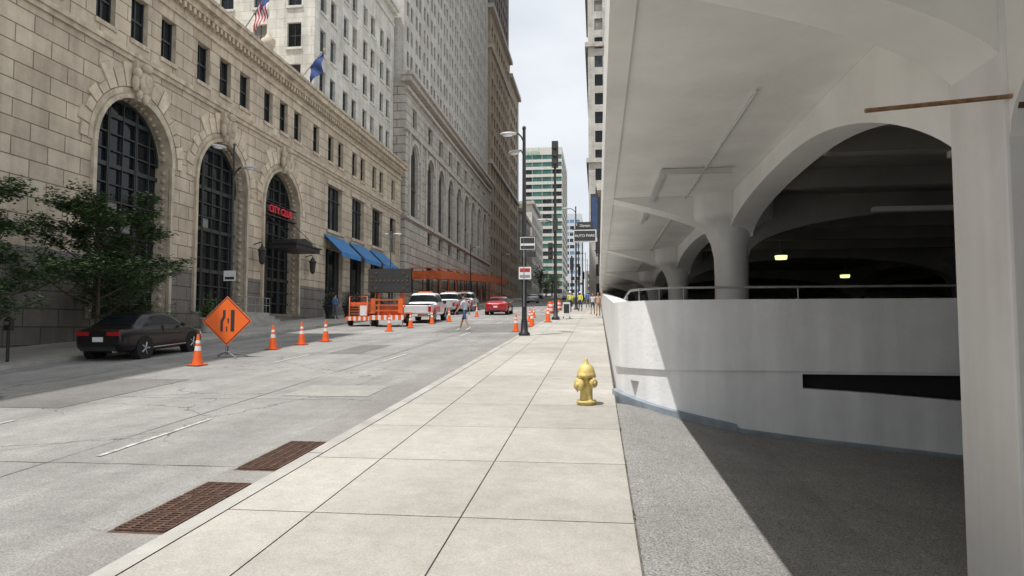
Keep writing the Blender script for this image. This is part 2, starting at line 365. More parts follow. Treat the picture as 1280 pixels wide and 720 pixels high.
# ---- bank building (left)
bank=empty("bank_building")
FX=-17.0
mb=MB(); holes=[]
AC=[(23.05,1.62),(29.0,2.0),(34.9,2.05)]
R_=2.05; ZS=8.05; SD=.26
for yc,zb in AC: holes.append(arch(yc,R_,zb+.35,ZS,28))
for yc in (17.1,23.05,29.0,34.9):
    for d in(-1.75,0,1.75): holes.append(rect(yc+d-.47,yc+d+.47,12.3,14.0))
holes.append(rect(11.0,11.9,12.3,14));holes.append(rect(38.8,39.7,12.3,14.0))
BC=[42.4,46.7,51.0,55.0]
for yc in BC:
    for d in((-.85,.85) if yc<55 else (0,)): holes.append(rect(yc+d-.45,yc+d+.45,12.3,14.0))
    w=1.2 if yc<55 else .8
    holes.append(rect(yc-w,yc+w,7.9,10.8)); holes.append(rect(yc-w-.25,yc+w+.25,gz(yc)+.7,6.7))
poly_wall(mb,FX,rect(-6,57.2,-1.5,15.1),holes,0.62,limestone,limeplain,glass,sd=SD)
mb.quad((FX,57.2,0),(-45,57.2,0),(-45,57.2,15.1),(FX,57.2,15.1),limestone)
mb.quad((FX,-6,-2),(-45,-6,-2),(-45,-6,15.1),(FX,-6,15.1),limestone)
mb.quad((FX,-6,15.1),(FX,57.2,15.1),(-45,57.2,15.1),(-45,-6,15.1),limeplain)
mb.build("walls",bank)
mb=MB()
mb.box(FX,FX+.10,-6,57.2,11.45,11.62,limeplain); mb.box(FX,FX+.18,-6,57.2,11.62,11.80,limeplain)
mb.box(FX,FX+.10,-6,57.2,14.45,14.62,limeplain)
mb.box(FX,FX+.30,-6,57.2,15.1,15.32,limeplain); mb.box(FX-.3,FX+.55,-6,57.25,15.32,15.62,limeplain); mb.box(FX-.3,FX+.66,-6,57.3,15.62,15.78,limeplain)
y=-5.9
while y<57: mb.box(FX+.0,FX+.26,y,y+.16,14.86,15.09,limeplain); y+=.34
def wedge(mb,yc,zc,r0,r1,a0,a1,x0,x1,m,n=3):
    pts=[]
    for i in range(n+1): a=a0+(a1-a0)*i/n; pts.append((yc+r0*math.cos(a),zc+r0*math.sin(a)))
    for i in range(n+1): a=a1+(a0-a1)*i/n; pts.append((yc+r1*math.cos(a),zc+r1*math.sin(a)))
    mb.prism(pts,'x',x0,x1,m)
for yc,zb in AC:
    nv=17
    for i in range(nv):
        a0=math.pi*i/nv+.012; a1=math.pi*(i+1)/nv-.012; am=(a0+a1)/2
        r1=R_+((.90 if i%2 else .74) if abs(math.cos(am))>.62 else (1.30 if i%2 else 1.05))
        wedge(mb,yc,ZS,R_+.42,r1,a0,a1,FX-.02,FX+.07,limeisl)
    wedge(mb,yc,ZS,R_+.0,R_+.16,0,math.pi,FX-.02,FX+.13,limeplain,24)
    wedge(mb,yc,ZS,R_+.17,R_+.38,0,math.pi,FX-.02,FX+.05,limeplain,24)
    for i in range(1,22):
        a=math.pi*i/22; mb.ell((FX-.27,yc+(R_-.02)*math.cos(a),ZS+(R_-.02)*math.sin(a)),(.11,.07,.07),limeplain,8,5)
    for sy in(-1,1):
        z=zb+.6
        while z<ZS:
            mb.ell((FX-.27,yc+sy*(R_-.02),z),(.11,.05,.10),limeplain,8,5); z+=.33
        mb.box(FX-.02,FX+.12,yc+sy*(R_+.08)-.08,yc+sy*(R_+.08)+.08,zb+.35,ZS,limeplain)
    mb.prism([(yc-.28,ZS+R_-.1),(yc+.28,ZS+R_-.1),(yc+.42,ZS+R_+1.35),(yc-.42,ZS+R_+1.35)],'x',FX-.1,FX+.26,limeplain)
    zc=ZS+R_+.62
    mb.ell((FX+.30,yc,zc),(.20,.32,.44),limeplain); mb.ell((FX+.44,yc,zc+.05),(.13,.20,.28),limeplain)
    for sy in(-1,1):
        mb.ell((FX+.26,yc+sy*.36,zc+.30),(.17,.16,.2),limeplain); mb.ell((FX+.22,yc+sy*.40,zc-.08),(.14,.11,.32),limeplain); mb.ell((FX+.24,yc+sy*.22,zc-.48),(.14,.12,.2),limeplain)
    mb.ell((FX+.36,yc,zc+.56),(.20,.22,.18),limeplain); mb.ell((FX+.32,yc,zc-.58),(.15,.13,.22),limeplain)
for yc in BC[:3]:
    mb.box(FX-.02,FX+.09,yc-1.5,yc+1.5,10.8,11.05,limeplain); mb.box(FX-.02,FX+.14,yc-1.45,yc+1.45,7.7,7.9,limeplain)
for hh in holes:
    if len(hh)==4 and abs(hh[0][1]-12.3)<.01: mb.box(FX-.02,FX+.08,hh[0][0]-.06,hh[1][0]+.06,12.14,12.298,limeplain)
mb.build("stone_trim",bank)
mb=MB()
gx=FX-.62+.02; g2=FX-SD+.01
for yc,zb in AC:
    for dy in(-1.5,-.78,-.7,0,.7,.78,1.5):
        top=ZS+math.sqrt(max(0,R_*R_-dy*dy)); w=.05 if abs(dy)>.1 else .035
        mb.box(gx,gx+.10,yc+dy-w/2,yc+dy+w/2,zb+.35,top,frame_dark)
    z=zb+.9;i=0
    while z<ZS+R_-.1:
        hw=R_ if z<ZS else math.sqrt(max(.01,R_*R_-(z-ZS)**2)); t=.16 if i%3==2 else .05
        mb.box(gx,gx+.08,yc-hw,yc+hw,z,z+t,frame_dark); z+=.62;i+=1
    wedge(mb,yc,ZS,R_-.1,R_-.0,0,math.pi,gx,gx+.12,frame_dark,24)
for (a,b,c,d) in((22.4,22.95,5.2,5.75),(23.15,23.7,5.2,5.75),(22.4,22.95,6.0,6.3),(28.35,28.9,6.1,6.6)): mb.box(gx-.015,gx-.005,a,b,c,d,blind)
for yc in BC:
    for d in(-.4,.4): mb.box(g2,g2+.08,yc+d-.03,yc+d+.03,7.9,10.8,frame_dark); mb.box(g2,g2+.08,yc+d*1.5-.04,yc+d*1.5+.04,gz(yc)+.7,6.7,frame_dark)
    mb.box(g2,g2+.07,yc-(1.2 if yc<55 else .8),yc+(1.2 if yc<55 else .8),9.9,9.98,frame_dark)
for hh in holes:
    if len(hh)==4 and abs(hh[0][1]-12.3)<.01:
        y0,y1=hh[0][0],hh[1][0]; mb.box(g2,g2+.05,y0,y1,13.12,13.2,frame_dark); mb.box(g2,g2+.04,(y0+y1)/2-.02,(y0+y1)/2+.02,12.3,14,frame_dark)
        for e0 in(y0,y1-.05): mb.box(g2,g2+.06,e0,e0+.05,12.3,14,frame_dark)
mb.build("window_frames",bank)
mb=MB(); mb.box(-44,-17.9,-6,16.6,15.78,33,limeplain); mb.build("road_shadow_caster",bank)  # unseen block added above the roof to cast shadow on the road
bluec=mat("blue_canvas",(0.045,0.20,0.46),0.7,ns=3,na=0.2)
bluebright=mat("blue_tarp",(0.03,0.12,0.42),0.6,ns=3,na=0.2)
mb=MB(); mb.box(FX-.2,FX+.1,25.5,45.5,15.80,16.2,bluebright); mb.build("roof_banner",bank)
for yc in BC[:3]:
    mb=MB(); w=1.75
    mb.prism([(FX+.02,7.55),(FX+1.2,6.40),(FX+1.2,6.12),(FX+1.16,6.12),(FX+1.16,6.37),(FX+.02,7.48)],'y',yc-w,yc+w,bluec)
    mb.build("awning")
mb=MB(); mb.box(FX+.0,FX+1.6,33.3,36.3,5.78,6.0,blackm); mb.box(FX+.0,FX+1.68,33.2,36.4,6.0,6.06,blackm)
mb.prism([(33.6,6.06),(36.0,6.06),(35.6,6.3),(34.8,6.45),(33.9,6.3)],'x',FX+.1,FX+1.4,blackm)
for yy in(33.4,36.2): mb.tube([(FX+1.5,yy,6.05),(FX+.0,yy,7.5)],.02,blackm,6)
mb.build("entrance_canopy")
redneon=mat("red_neon",(0.5,0.03,0.05),0.4,na=0.05,emit=((1,.05,.08),0.12))
e=empty("neon_sign"); text("letters","CITY CLUB",.55,(FX+.02,34.75,7.9),(math.pi/2,0,math.pi/2),redneon,e,.03)
mb=MB(); mb.box(FX-.3,FX-.02,33.0,36.8,7.56,7.62,blackm); mb.box(FX-.3,FX-.02,33.0,36.8,8.2,8.24,blackm); mb.build("sign_rails",e)
for yy,zz in((31.95,5.3),(38.0,5.3)):
    mb=MB(); mb.tube([(FX,yy,zz+.5),(FX+.4,yy,zz+.62),(FX+.45,yy,zz+.4)],.03,blackm,6); mb.lathe((FX+.45,yy,zz-.4),[(.05,-.1),(.14,0),(.2,.55),(.24,.6),(.08,.8),(.03,.9)],blackm,8,False); mb.build("wall_lantern")
mb=MB()
for i in range(4): z=gz(30)+KB; mb.box(FX,FX+2.0-.28*i,27.6+0.28*i,31.4,z-.2,z+.16*(i+1),concrete)
mb.build("entrance_steps")
mb=MB(); z=gz(30)+KB+.64
for (a,b) in (((FX+1.15,28.3,z),(FX+1.15,31.4,z)),((FX+2.0,27.5,z-.6),(FX+1.15,28.3,z))):
    for h in(.35,.7): mb.tube([(a[0],a[1],a[2]+h),(b[0],b[1],b[2]+h)],.02,greym,6)
yy=28.3
while yy<31.5: mb.tube([(FX+1.15,yy,z),(FX+1.15,yy,z+.7)],.015,greym,6); yy+=.35
mb.build("stair_railing")
def flag(name,base,tip,stripes):
    mb=MB(); mb.tube([base,tip],[.03,.02],greym,8); mb.ell(tip,(.05,.05,.05),yellow,8,6)
    b=Vector(base);t=Vector(tip); n=10;mcols=stripes
    for i in range(n):
        for j in range(7):
            def P(i,j):
                q=t.lerp(b,.05+.45*i/n); return (q.x+.05*math.sin(j*1.1+i*.5),q.y+.06*math.sin(j*.9+i*.8),q.z-.17*j*(1-.02*i))
            mb.quad(P(i,j),P(i+1,j),P(i+1,j+1),P(i,j+1),mcols(i,j))
    mb.build(name)
fr_=mat("flag_red",(.45,.03,.04),.8,na=.1);fw=mat("flag_white",(.7,.7,.7),.8,na=.1);fb=mat("flag_blue",(.03,.06,.2),.8,na=.1)
flag("national_flag",(-17.2,30.5,15.8),(-15.2,29.6,17.6),lambda i,j: fb if (i<5 and j<3) else (fr_ if i%2 else fw))
flag("blue_flag",(-17.2,36.9,15.8),(-15.3,36.2,17.4),lambda i,j: fb)
mb=MB(); mb.lathe((-17.0,33.0,15.78),[(.28,0),(.3,.15),(.15,.25),(.34,.6),(.36,.9),(.2,1.0),(.12,1.2),(.02,1.35)],limeplain,14); mb.build("roof_urn",bank)
# ---- white tower behind
tw=empty("white_office_tower")
mb=MB()
rowsT=[(17.0+2.75*i,18.65+2.75*i) for i in range(4)]
colsE=[]
u=.9
for k in range(4): colsE+= [(u,u+.95),(u+1.75,u+2.7)]; u+=4.1
grid_face(mb,(-18,41,0),(0,1,0),(1,0,0),17,15,29.6,rowsT,colsE,.2,terra,G3,frame_dark)
colsS=[];u=.9
while u<26: colsS+=[(u,u+.95)]; u+=2.35
grid_face(mb,(-18,41,0),(-1,0,0),(0,-1,0),27,15,29.6,rowsT,colsS,.2,terra,G3,frame_dark,2)
mb.quad((-18,58,10),(-45,58,10),(-45,58,29.6),(-18,58,29.6),terra); mb.quad((-18,41,29.6),(-45,41,29.6),(-45,58,29.6),(-18,58,29.6),terra)
mb.build("walls",tw)
mb=MB()
mb.box(-45.2,-17.85,40.85,58,15.9,16.15,terraplain)
for a,b,o in((28.6,28.8,.12),(29.6,29.9,.35),(29.9,30.3,.55),(30.3,31.0,.15)): mb.box(-45,-18+o,41-o,58.0,a,b,terraplain)
for r in rowsT:
    for c in colsE: mb.box(-18,-17.9,41+c[0]-.08,41+c[1]+.08,r[0]-.15,r[0]-.002,terraplain)
    for c in colsS: mb.box(-18-c[1]-.08,-18-c[0]+.08,40.9,41,r[0]-.15,r[0]-.002,terraplain)
mb.build("cornices_and_sills",tw)
# ---- rusticated high rise
hr=empty("arcaded_high_rise")
mb=MB();holes=[]
A2=[67.3+4.75*i for i in range(8)]
for yc in A2:
    holes.append(arch(yc,1.35,11.9,17.4,12)); holes.append(rect(yc-.9,yc+.9,20.2,22.0)); holes.append(rect(yc-1.3,yc+1.3,gz(yc)+.3,gz(yc)+4.0))
    if yc<90: holes.append(rect(yc-1.0,yc+1.0,9.9,11.2))
holes.append(arch(61.3,1.2,11.9,17.4,12)); holes.append(rect(60.6,62.0,20.2,22))
poly_wall(mb,FX+.1,rect(58.2,105.5,1,23.6),holes,.3,stone2,stone2p,glass)
grid_face(mb,(FX+.1,58.2,0),(-1,0,0),(0,-1,0),28,1,23.6,[],[],.2,stone2,glass,frame_dark)
rows2=[(25.6+2.35*i,27.0+2.35*i) for i in range(20)]
cols2=[];u=1.0
while u<46: cols2+=[(u,u+.75),(u+1.25,u+2.0)]; u+=3.0
grid_face(mb,(FX-.2,58.4,0),(0,1,0),(1,0,0),47,23.6,73,rows2,cols2,.16,shaft2,G3,frame_dark)
cols2s=[];u=1.0
while u<26: cols2s+=[(u,u+.75)]; u+=1.7
grid_face(mb,(FX-.2,58.4,0),(-1,0,0),(0,-1,0),28,23.6,73,rows2,cols2s,.2,shaft2,G3,frame_dark)
grid_face(mb,(FX-.2,105.4,0),(-1,0,0),(0,1,0),28,1,73,[],[],.25,shaft2,G3,frame_dark)
mb.quad((FX-.2,58.4,73),(-45,58.4,73),(-45,105.4,73),(FX-.2,105.4,73),stone2p)
mb.build("walls",hr)
mb=MB()
for a,b,o in((10.9+.5,11.6,.25),(19.3,19.6,.25),(22.9,23.2,.3),(23.6,24.0,.6),(24.0,24.35,.9)): mb.box(FX-.2 if a>23 else FX+.05,FX+.1+o,58.2-o,105.6,a,b,stone2p)
for yc in A2+[61.3]:
    wedge(mb,yc,17.4,1.35,1.75,0,math.pi,FX+.08,FX+.22,stone2p,12)
    mb.box(FX-.19,FX-.12,yc-.06,yc+.06,11.9,18.6,frame_dark); mb.box(FX-.19,FX-.12,yc-1.15,yc+1.15,14.4,14.7,frame_dark)
    for sy in(-1,1): mb.box(FX+.08,FX+.26,yc+sy*2.0-.22,yc+sy*2.0+.22,11.6,19.3,stone2p)
mb.build("stone_trim",hr)
def simple_tower(name,x0,x1,y0,y1,z0,z1,wall,colw,gap,rowh,gapz,side_open='E',trim=None,gl=G3,tz=None,dep=.16):
    e=empty(name); mb=MB()
    rows=[];z=z0+ (tz or 3)
    while z+rowh<z1-.8: rows.append((z,z+rowh)); z+=rowh+gapz
    def cols(w):
        c=[];u=gap
        while u+colw<w-gap*.6: c.append((u,u+colw)); u+=colw+gap
        return c
    W=y1-y0; Dp=x1-x0
    ex=x1 if side_open=='E' else x0; nx=1 if side_open=='E' else -1
    grid_face(mb,(ex,y0,0),(0,1,0),(nx,0,0),W,z0,z1,rows,cols(W),dep,wall,gl,frame_dark,False)
    grid_face(mb,(x0,y0,0),(1,0,0),(0,-1,0),Dp,z0,z1,rows,cols(Dp),dep,wall,gl,frame_dark,False)
    ox=x0 if side_open=='E' else x1
    mb.quad((ox,y0,z0),(ox,y1,z0),(ox,y1,z1),(ox,y0,z1),wall); mb.quad((x0,y1,z0),(x1,y1,z0),(x1,y1,z1),(x0,y1,z1),wall); mb.quad((x0,y0,z1),(x1,y0,z1),(x1,y1,z1),(x0,y1,z1),wall)
    mb.build("walls",e)
    if trim:
        mb=MB()
        for a,b,o in trim: mb.box(x0-(o if nx<0 else 0),x1+(o if nx>0 else 0),y0-o,y1,a,b,stone2p)
        mb.build("cornice",e)
    return e
simple_tower("brown_skyscraper",-40,-17.2,107,131,54.3,92,brownb,1.4,1.0,1.6,1.0)
simple_tower("tan_high_rise",-40,-17,106.9,131.2,3,53.5,tanb,1.7,1.1,1.7,1.2,trim=[(28,28.6,.3),(47,47.6,.3),(53.5,54.2,.6)])
simple_tower("tan_high_rise",-40,-17,131.4,146,3,51,tanb,1.7,1.1,1.7,1.2,trim=[(28,28.6,.3),(51,51.8,.6)])
simple_tower("stone_commercial_building",-40,-16.8,147,170,5,27,stone2,1.4,1.2,2.0,1.1,trim=[(27,27.8,.5),(13,13.4,.3)])
simple_tower("stone_commercial_building",-40,-16.5,171,205,7,33,terra,1.4,1.2,2.0,1.1,trim=[(33,33.8,.6)])
simple_tower("glass_office_tower",-25.0,-11.6,225,262,10,62,terraplain,3.2,.12,1.5,1.0,gl=[greenglass,greenglass,greenglass,glass2],dep=.15)
e=empty("building_sign"); text("letters","omni",2.2,(-21.5,224.7,60.4),(math.pi/2,0,0),mat("sign_green",(.15,.5,.3),.5),e,.05)
bluegl=mat("blue_curtain_glass",(0.2,0.33,0.48),0.2,ns=.2,na=.3)
simple_tower("pale_office_tower",-15,-7,300,330,14,52,mat("pale_panel",(.6,.64,.68),.6),2.0,.4,1.5,1.3,gl=[bluegl,glass2],dep=.1)
simple_tower("distant_building",-60,-14,345,380,14,26,tanb,1.4,1.2,2.0,1.1)
simple_tower("distant_building",-6,30,340,380,14,30,stone2,1.4,1.2,2.0,1.1)
simple_tower("corner_office_building",-1.15,26,92,135,3,66,shaft2,1.1,.9,1.6,1.0,side_open='W',trim=[(24,24.6,.3),(40,40.6,.4),(60,61,.8)])
simple_tower("brick_commercial_building",0.25,26,49,89,2,11.5,tanb,1.1,.9,1.6,1.0,side_open='W',trim=[(11.5,12,.3)])
simple_tower("brick_commercial_building",-.4,26,138,200,6,30,brownb,1.1,.9,1.6,1.0,side_open='W')
# sidewalk shed
mb=MB()
Y0,Y1=59.5,104
ya=Y0
mb.add([(FX+.3,Y0,gz(Y0)+2.9),(FX+3.0,Y0,gz(Y0)+2.9),(FX+3.0,Y1,gz(Y1)+2.9),(FX+.3,Y1,gz(Y1)+2.9)],[(0,1,2,3)],orange_steel)
x=FX+3.0
mb.tube([(x,Y0,gz(Y0)+3.75),(x,Y1,gz(Y1)+3.75)],.05,orange_steel,6)
mb.quad((x+.08,Y0,gz(Y0)+2.75),(x+.08,Y1,gz(Y1)+2.75),(x+.08,Y1,gz(Y1)+3.5),(x+.08,Y0,gz(Y0)+3.5),orange_steel)
mb.tube([(FX+.3,Y0,gz(Y0)+3.75),(FX+3.0,Y0,gz(Y0)+3.75)],.05,orange_steel,6)
mb.box(FX+.3,FX+3.07,Y0-.06,Y0,gz(Y0)+2.75,gz(Y0)+3.5,orange_steel)
while ya<=Y1:
    for x in(FX+.5,FX+3.0): mb.tube([(x,ya,gz(ya)),(x,ya,gz(ya)+3.75)],.05,blackm if x<FX+1 else orange_steel,6)
    ya+=3.6
mb.build("scaffolding_shed")
# ---------------------------------------------------------------- parking garage
gar=empty("parking_garage"); ZC=4.06
mb=MB(); mb.quad((.3,-14,ZC),(2.6,-14,ZC),(2.6,46,ZC),(.3,46,ZC),soffit)
mb.quad((2.6,-14,ZC),(36,-14,ZC),(36,46,ZC),(2.6,46,ZC),inner_shaded)
mb.box(.3,36,-14,45.9,ZC+.3,ZC+.34,white_paint); mb.box(.1,.299,-14,46,ZC-.03,ZC+1.15,soffit)
mb.build("deck_slab",gar)
cols=[-4,4.5,13,21.5,30,38.5]
def sweep(mb,along,pts,w0,w1,top,m):
    """continuous smooth soffit strip plus two flat side faces"""
    def P(a,w,z): return (w,a,z) if along=='y' else (a,w,z)
    n=len(pts)
    mb.add([P(p[0],w0,p[1]) for p in pts]+[P(p[0],w1,p[1]) for p in pts],[(i,i+1,n+i+1,n+i) for i in range(n-1)],m,True)
    for w in(w0,w1):
        mb.add([P(p[0],w,p[1]) for p in pts]+[P(p[0],w,top) for p in pts],[(i,i+1,n+i+1,n+i) for i in range(n-1)],m,False)
def archpts(a0,a1,zs,zcr,n=36,pw=.5,zs2=None,pw2=None):
    c=(a0+a1)/2;h=(a1-a0)/2; zs2=zs if zs2 is None else zs2; pw2=pw2 or pw; pts=[]
    for i in range(n+1):
        t=-math.cos(math.pi*i/n); zz,q=(zs,pw) if t<0 else (zs2,pw2); pts.append((c+h*t,zz+(zcr-zz)*(max(0,1-t*t))**q))
    return pts
mb=MB()
for k,(a,b) in enumerate(zip(cols,cols[1:])):
    near=(a==4.5)
    sweep(mb,'y',archpts(a+(.25 if near else .3),b-.3,2.78 if near else 3.25,3.80,pw=.85 if near else .5,zs2=3.3 if a>0 else 2.75,pw2=.5),2.36,2.78,ZC-.002,soffit)
for yc in cols:
    n=30; pts=[(2.40-2.16*(i/n)**1.3, min(ZC-.004,3.12+.93*((i/n)**.72))) for i in range(n+1)]
    sweep(mb,'x',pts,yc-.27,yc+.27,ZC-.002,soffit)
    for k in range(3): sweep(mb,'x',archpts(2.7+8.2*k,2.7+8.2*(k+1)-.6,2.95,3.75,16),yc-.25,yc+.25,ZC-.002,inner_shaded)
for k in (1,2,3):
    xx=2.45+8.2*k
    for a,b in zip(cols,cols[1:]): sweep(mb,'y',archpts(a+.3,b-.3,2.95,3.8,14),xx-.25,xx+.25,ZC-.002,inner_shaded)
for yc in (6.6,8.7,10.8,15.1,17.2,19.3): mb.box(2.79,10.4,yc-.10,yc+.10,3.78,ZC-.002,inner_shaded)
mb.build("arched_beams",gar)
mb=MB()
mb.box(2.335,2.98,4.2,4.82,-1.5,ZC-.003,white_paint)
mb.box(2.335,2.98,-4.3,-3.7,-2,ZC-.003,white_paint)
o=mb.build("near_columns",gar,bevel=.02)
mb=MB()
pf=[(.30,-1),(.30,2.6),(.31,2.95),(.36,3.2),(.46,3.42),(.60,3.56),(.74,3.62),(.76,3.70),(.76,ZC-.001)]
for yc in cols[2:]: mb.lathe((2.45,yc,0),pf,white_paint,32)
for k in(1,2,3):
    for yc in cols[1:]: mb.lathe((2.45+8.2*k,yc,0),pf,inner_shaded,16)
mb.build("flared_columns",gar)
mb=MB()
mb.tube([(1.56,4.16,2.92),(2.42,4.17,2.98)],.014,mat("rusty_pipe",(.30,.17,.09),.8,ns=20,na=.4),8); mb.box(2.38,2.45,4.14,4.199,2.90,3.06,rust)
mb.build("rusted_pipe",gar)
mb=MB()
tubem=mat("fixture_white",(0.6,0.6,0.58),.5,na=.1)
mb.box(.95,1.03,10.5,15.5,ZC-.08,ZC-.01,tubem); mb.box(.95,2.0,10.4,10.46,ZC-.09,ZC-.02,tubem); mb.tube([(1.6,7,ZC-.03),(1.6,30,ZC-.03)],.014,tubem,6)
mb.box(4.2,6.8,8.6,8.75,3.70,3.775,tubem); mb.box(4.6,7.2,12.0,12.15,3.6,3.68,tubem)
mb.build("ceiling_conduit",gar)
lampm=mat("garage_lamp_glow",(.9,.95,.6),.4,na=.02,emit=((.85,1,.35),1.6))
for p,r in(((4.62,18,3.48),.14),((8.2,24,3.42),.14)):
    mb=MB(); mb.lathe(p,[(r,-.09),(r*1.1,.0)],lampm,14); mb.lathe((p[0],p[1],p[2]+.003),[(r*1.2,.0),(r*.8,.10),(.03,.14),(.03,.6)],greym,14); mb.build("garage_ceiling_lamp")
mb=MB(); fl=mat("garage_floor",(.15,.15,.145),.9,ns=1,na=.3)
mb.quad((.45,9.8,.9),(36,9.8,.9),(36,46,2.4),(.45,46,2.4),fl); mb.quad((36,-14,-3),(36,46,-3),(36,46,5),(36,-14,5),inner_shaded); mb.quad((.3,46,0),(36,46,0),(36,46,5.2),(.3,46,5.2),white_wall)
mb.quad((9,-14,-3),(36,-14,-3),(36,-14,5),(9,-14,5),inner_shaded)
mb.build("inner_floor_and_walls",gar)
path=[(.28,46),(.28,30),(.28,18),(.28,10.6)]
for i in range(1,13):
    a=math.pi/2*i/12; path.append((.28+1.0*(1-math.cos(a)),10.6-1.15*math.sin(a)))
path+=[(1.8,9.43),(2.65,9.41),(3.6,9.38),(4.6,9.35),(6,9.3),(9,9.2)]
def sidetop(p): return 2.03 if p[1]<10.7 else gz(p[1])+1.45
def offp(path,d):
    out=[]
    for i,p in enumerate(path):
        a=Vector(path[max(i-1,0)]);b=Vector(path[min(i+1,len(path)-1)]);t=(b-a).normalized(); n=Vector((t.y,-t.x))
        out.append((p[0]+n.x*d,p[1]+n.y*d))
    return out
sg=1 if offp(path,.04)[-1][1]<path[-1][1] else -1
po=offp(path,.04*sg); pi_=offp(path,-.26*sg)
mb=MB()
def zmid(p): return 1.085 if p[1]<10.7 else gz(p[1])+.5
def strip(mb,A,za,B,zb,m,smooth=True):
    vs=[(a[0],a[1],z) for a,z in zip(A,za)]+[(b[0],b[1],z) for b,z in zip(B,zb)]; n=len(A)
    mb.add(vs,[(i,i+1,n+i+1,n+i) for i in range(n-1)],m,smooth)
T=[sidetop(p) for p in path]; Mz=[zmid(p) for p in path]
strip(mb,po,T,po,Mz,white_wall); strip(mb,po,Mz,path,Mz,white_wall,False); strip(mb,po,T,pi_,T,white_wall,False); strip(mb,pi_,T,pi_,[-1]*len(T),white_wall)
k=[i for i,p in enumerate(path) if abs(p[0]-2.65)<1e-3][0]
strip(mb,path[:k+1],Mz[:k+1],path[:k+1],[-1.5]*(k+1),white_wall)
sl=path[k:]; zt=[1.045]*len(sl); zb=[.86,.80,.72,.62,.5][:len(sl)]
while len(zb)<len(sl): zb.append(.5)
strip(mb,sl,Mz[k:],sl,zt,white_wall); strip(mb,sl,zb,sl,[-1.5]*len(sl),white_wall)
back=[(p[0],p[1]+.20) for p in sl]
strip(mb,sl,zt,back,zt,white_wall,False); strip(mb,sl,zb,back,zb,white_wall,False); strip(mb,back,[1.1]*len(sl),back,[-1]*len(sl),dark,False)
mb.quad((2.65,9.41,.86),(2.65,9.61,.86),(2.65,9.61,1.045),(2.65,9.41,1.045),white_wall)
mb.build("curved_ramp_wall",gar)
mb=MB()
def gnd(p): return gz(p[1])+KB+prof(max(.25,p[0]))
out1=offp(path,.09*sg); out2=offp(path,.05*sg)
i0=[i for i,p in enumerate(path) if p[1]<10.45][0]; i1=[i for i,p in enumerate(path) if p[0]>=1.7][0]
for (a,b,oo_,h) in((i0,i1,out1,.08),(i1,len(path)-1,out2,.03)):
    pp=path[a:b+1]; oo=oo_[a:b+1]; zt=[gnd(p)+h for p in pp]
    strip(mb,oo,zt,pp,[z+.012 for z in zt],grey_kerb_paint,False); strip(mb,oo,[-1.5]*len(pp),oo,zt,grey_kerb_paint,False)
    for e_ in(0,-1): mb.quad((oo[e_][0],oo[e_][1],-1.5),(pp[e_][0],pp[e_][1],-1.5),(pp[e_][0],pp[e_][1],zt[e_]),(oo[e_][0],oo[e_][1],zt[e_]),grey_kerb_paint)
mb.build("painted_base",gar)
mb=MB()
pr=[p for p in offp(path,-.12*sg) if p[1]<12]
zs=[2.2 if p[0]>.46 else 2.06+.14*max(0,(p[0]-.38)/.08) for p in pr]
mb.tube([(p[0],p[1],z) for p,z in zip(pr,zs)],.016,greym,8)
for i in range(2,len(pr),3): mb.tube([(pr[i][0],pr[i][1],2.0),(pr[i][0],pr[i][1],zs[i])],.010,greym,6)
mb.build("handrail",gar)
# garage blade sign
e=empty("garage_blade_sign"); mb=MB()
sb=mat("sign_black",(.035,.035,.035),.4,na=.1); sw_=mat("sign_white",(.75,.75,.73),.5,na=.03)
mb.box(-1.06,-.06,29.9,30.05,5.42,5.95,sw_); mb.box(-1.02,-.10,29.88,29.9,5.46,5.91,sb); mb.box(-.9,-.2,29.92,30.03,6.0,6.3,sb)
mb.box(-1.1,.15,29.95,30.0,5.95,6.0,blackm); mb.box(-.15,.15,29.95,30.0,5.0,5.05,blackm); mb.box(-.1,.1,29.93,30.02,4.9,5.42,blackm)
mb.build("panel",e)
text("letters","AUTO PARK",.16,(-.56,29.87,5.68),(math.pi/2,0,0),sw_,e,.004); text("letters_top","Olympic",.14,(-.55,29.9,6.13),(math.pi/2,0,0),sw_,e,.004)
mb=MB(); mb.box(-.45,.05,44.5,44.7,7.6,10.4,sb); mb.box(.0,.2,44.55,44.65,5,10.2,blackm); mb.box(-.38,-.02,44.48,44.5,7.8,10.2,mat("sign_navy",(.03,.06,.14),.5)); mb.build("vertical_blade_sign")
# ---------------------------------------------------------------- hydrant
def hydrant(x,y):
    e=empty("fire_hydrant",(x,y,gz(y)+KB),0,S*.98); mb=MB(); Y=yellow
    mb.lathe((0,0,0),[(.15,0),(.15,.03),(.17,.03),(.17,.06),(.115,.065),(.105,.10),(.105,.44),(.125,.45),(.16,.46),(.16,.50),(.15,.51),(.145,.55),(.12,.62),(.08,.66),(.045,.68),(.045,.70),(.03,.71),(.03,.76),(.0,.765)],Y,24)
    for k in range(8):
        a=2*math.pi*k/8; mb.lathe((.145*math.cos(a),.145*math.sin(a),.44),[(.014,0),(.014,.075)],Y,6,False); mb.lathe((.145*math.cos(a),.145*math.sin(a),.06),[(.014,0),(.014,.02)],Y,6,False)
    for s_ in(-1,1):
        M=Matrix.Rotation(s_*math.pi/2,4,'Y'); mb.lathe((0,0,.36),[(.06,.08),(.06,.14),(.075,.14),(.075,.19),(.05,.2),(.022,.2),(.022,.225)],Y,14,True,M)
    M=Matrix.Rotation(math.pi/2,4,'X'); mb.lathe((0,0,.33),[(.08,.07),(.08,.14),(.1,.14),(.1,.20),(.07,.215),(.025,.215),(.025,.245)],Y,16,True,M)
    mb.tube([(-.17,-.02,.30),(-.19,-.04,.24),(-.12,-.09,.2),(-.05,-.14,.25)],.008,greym,5)
    mb.build("body",e); e.rotation_euler[2]=-.75
hydrant(-.17,9.45)
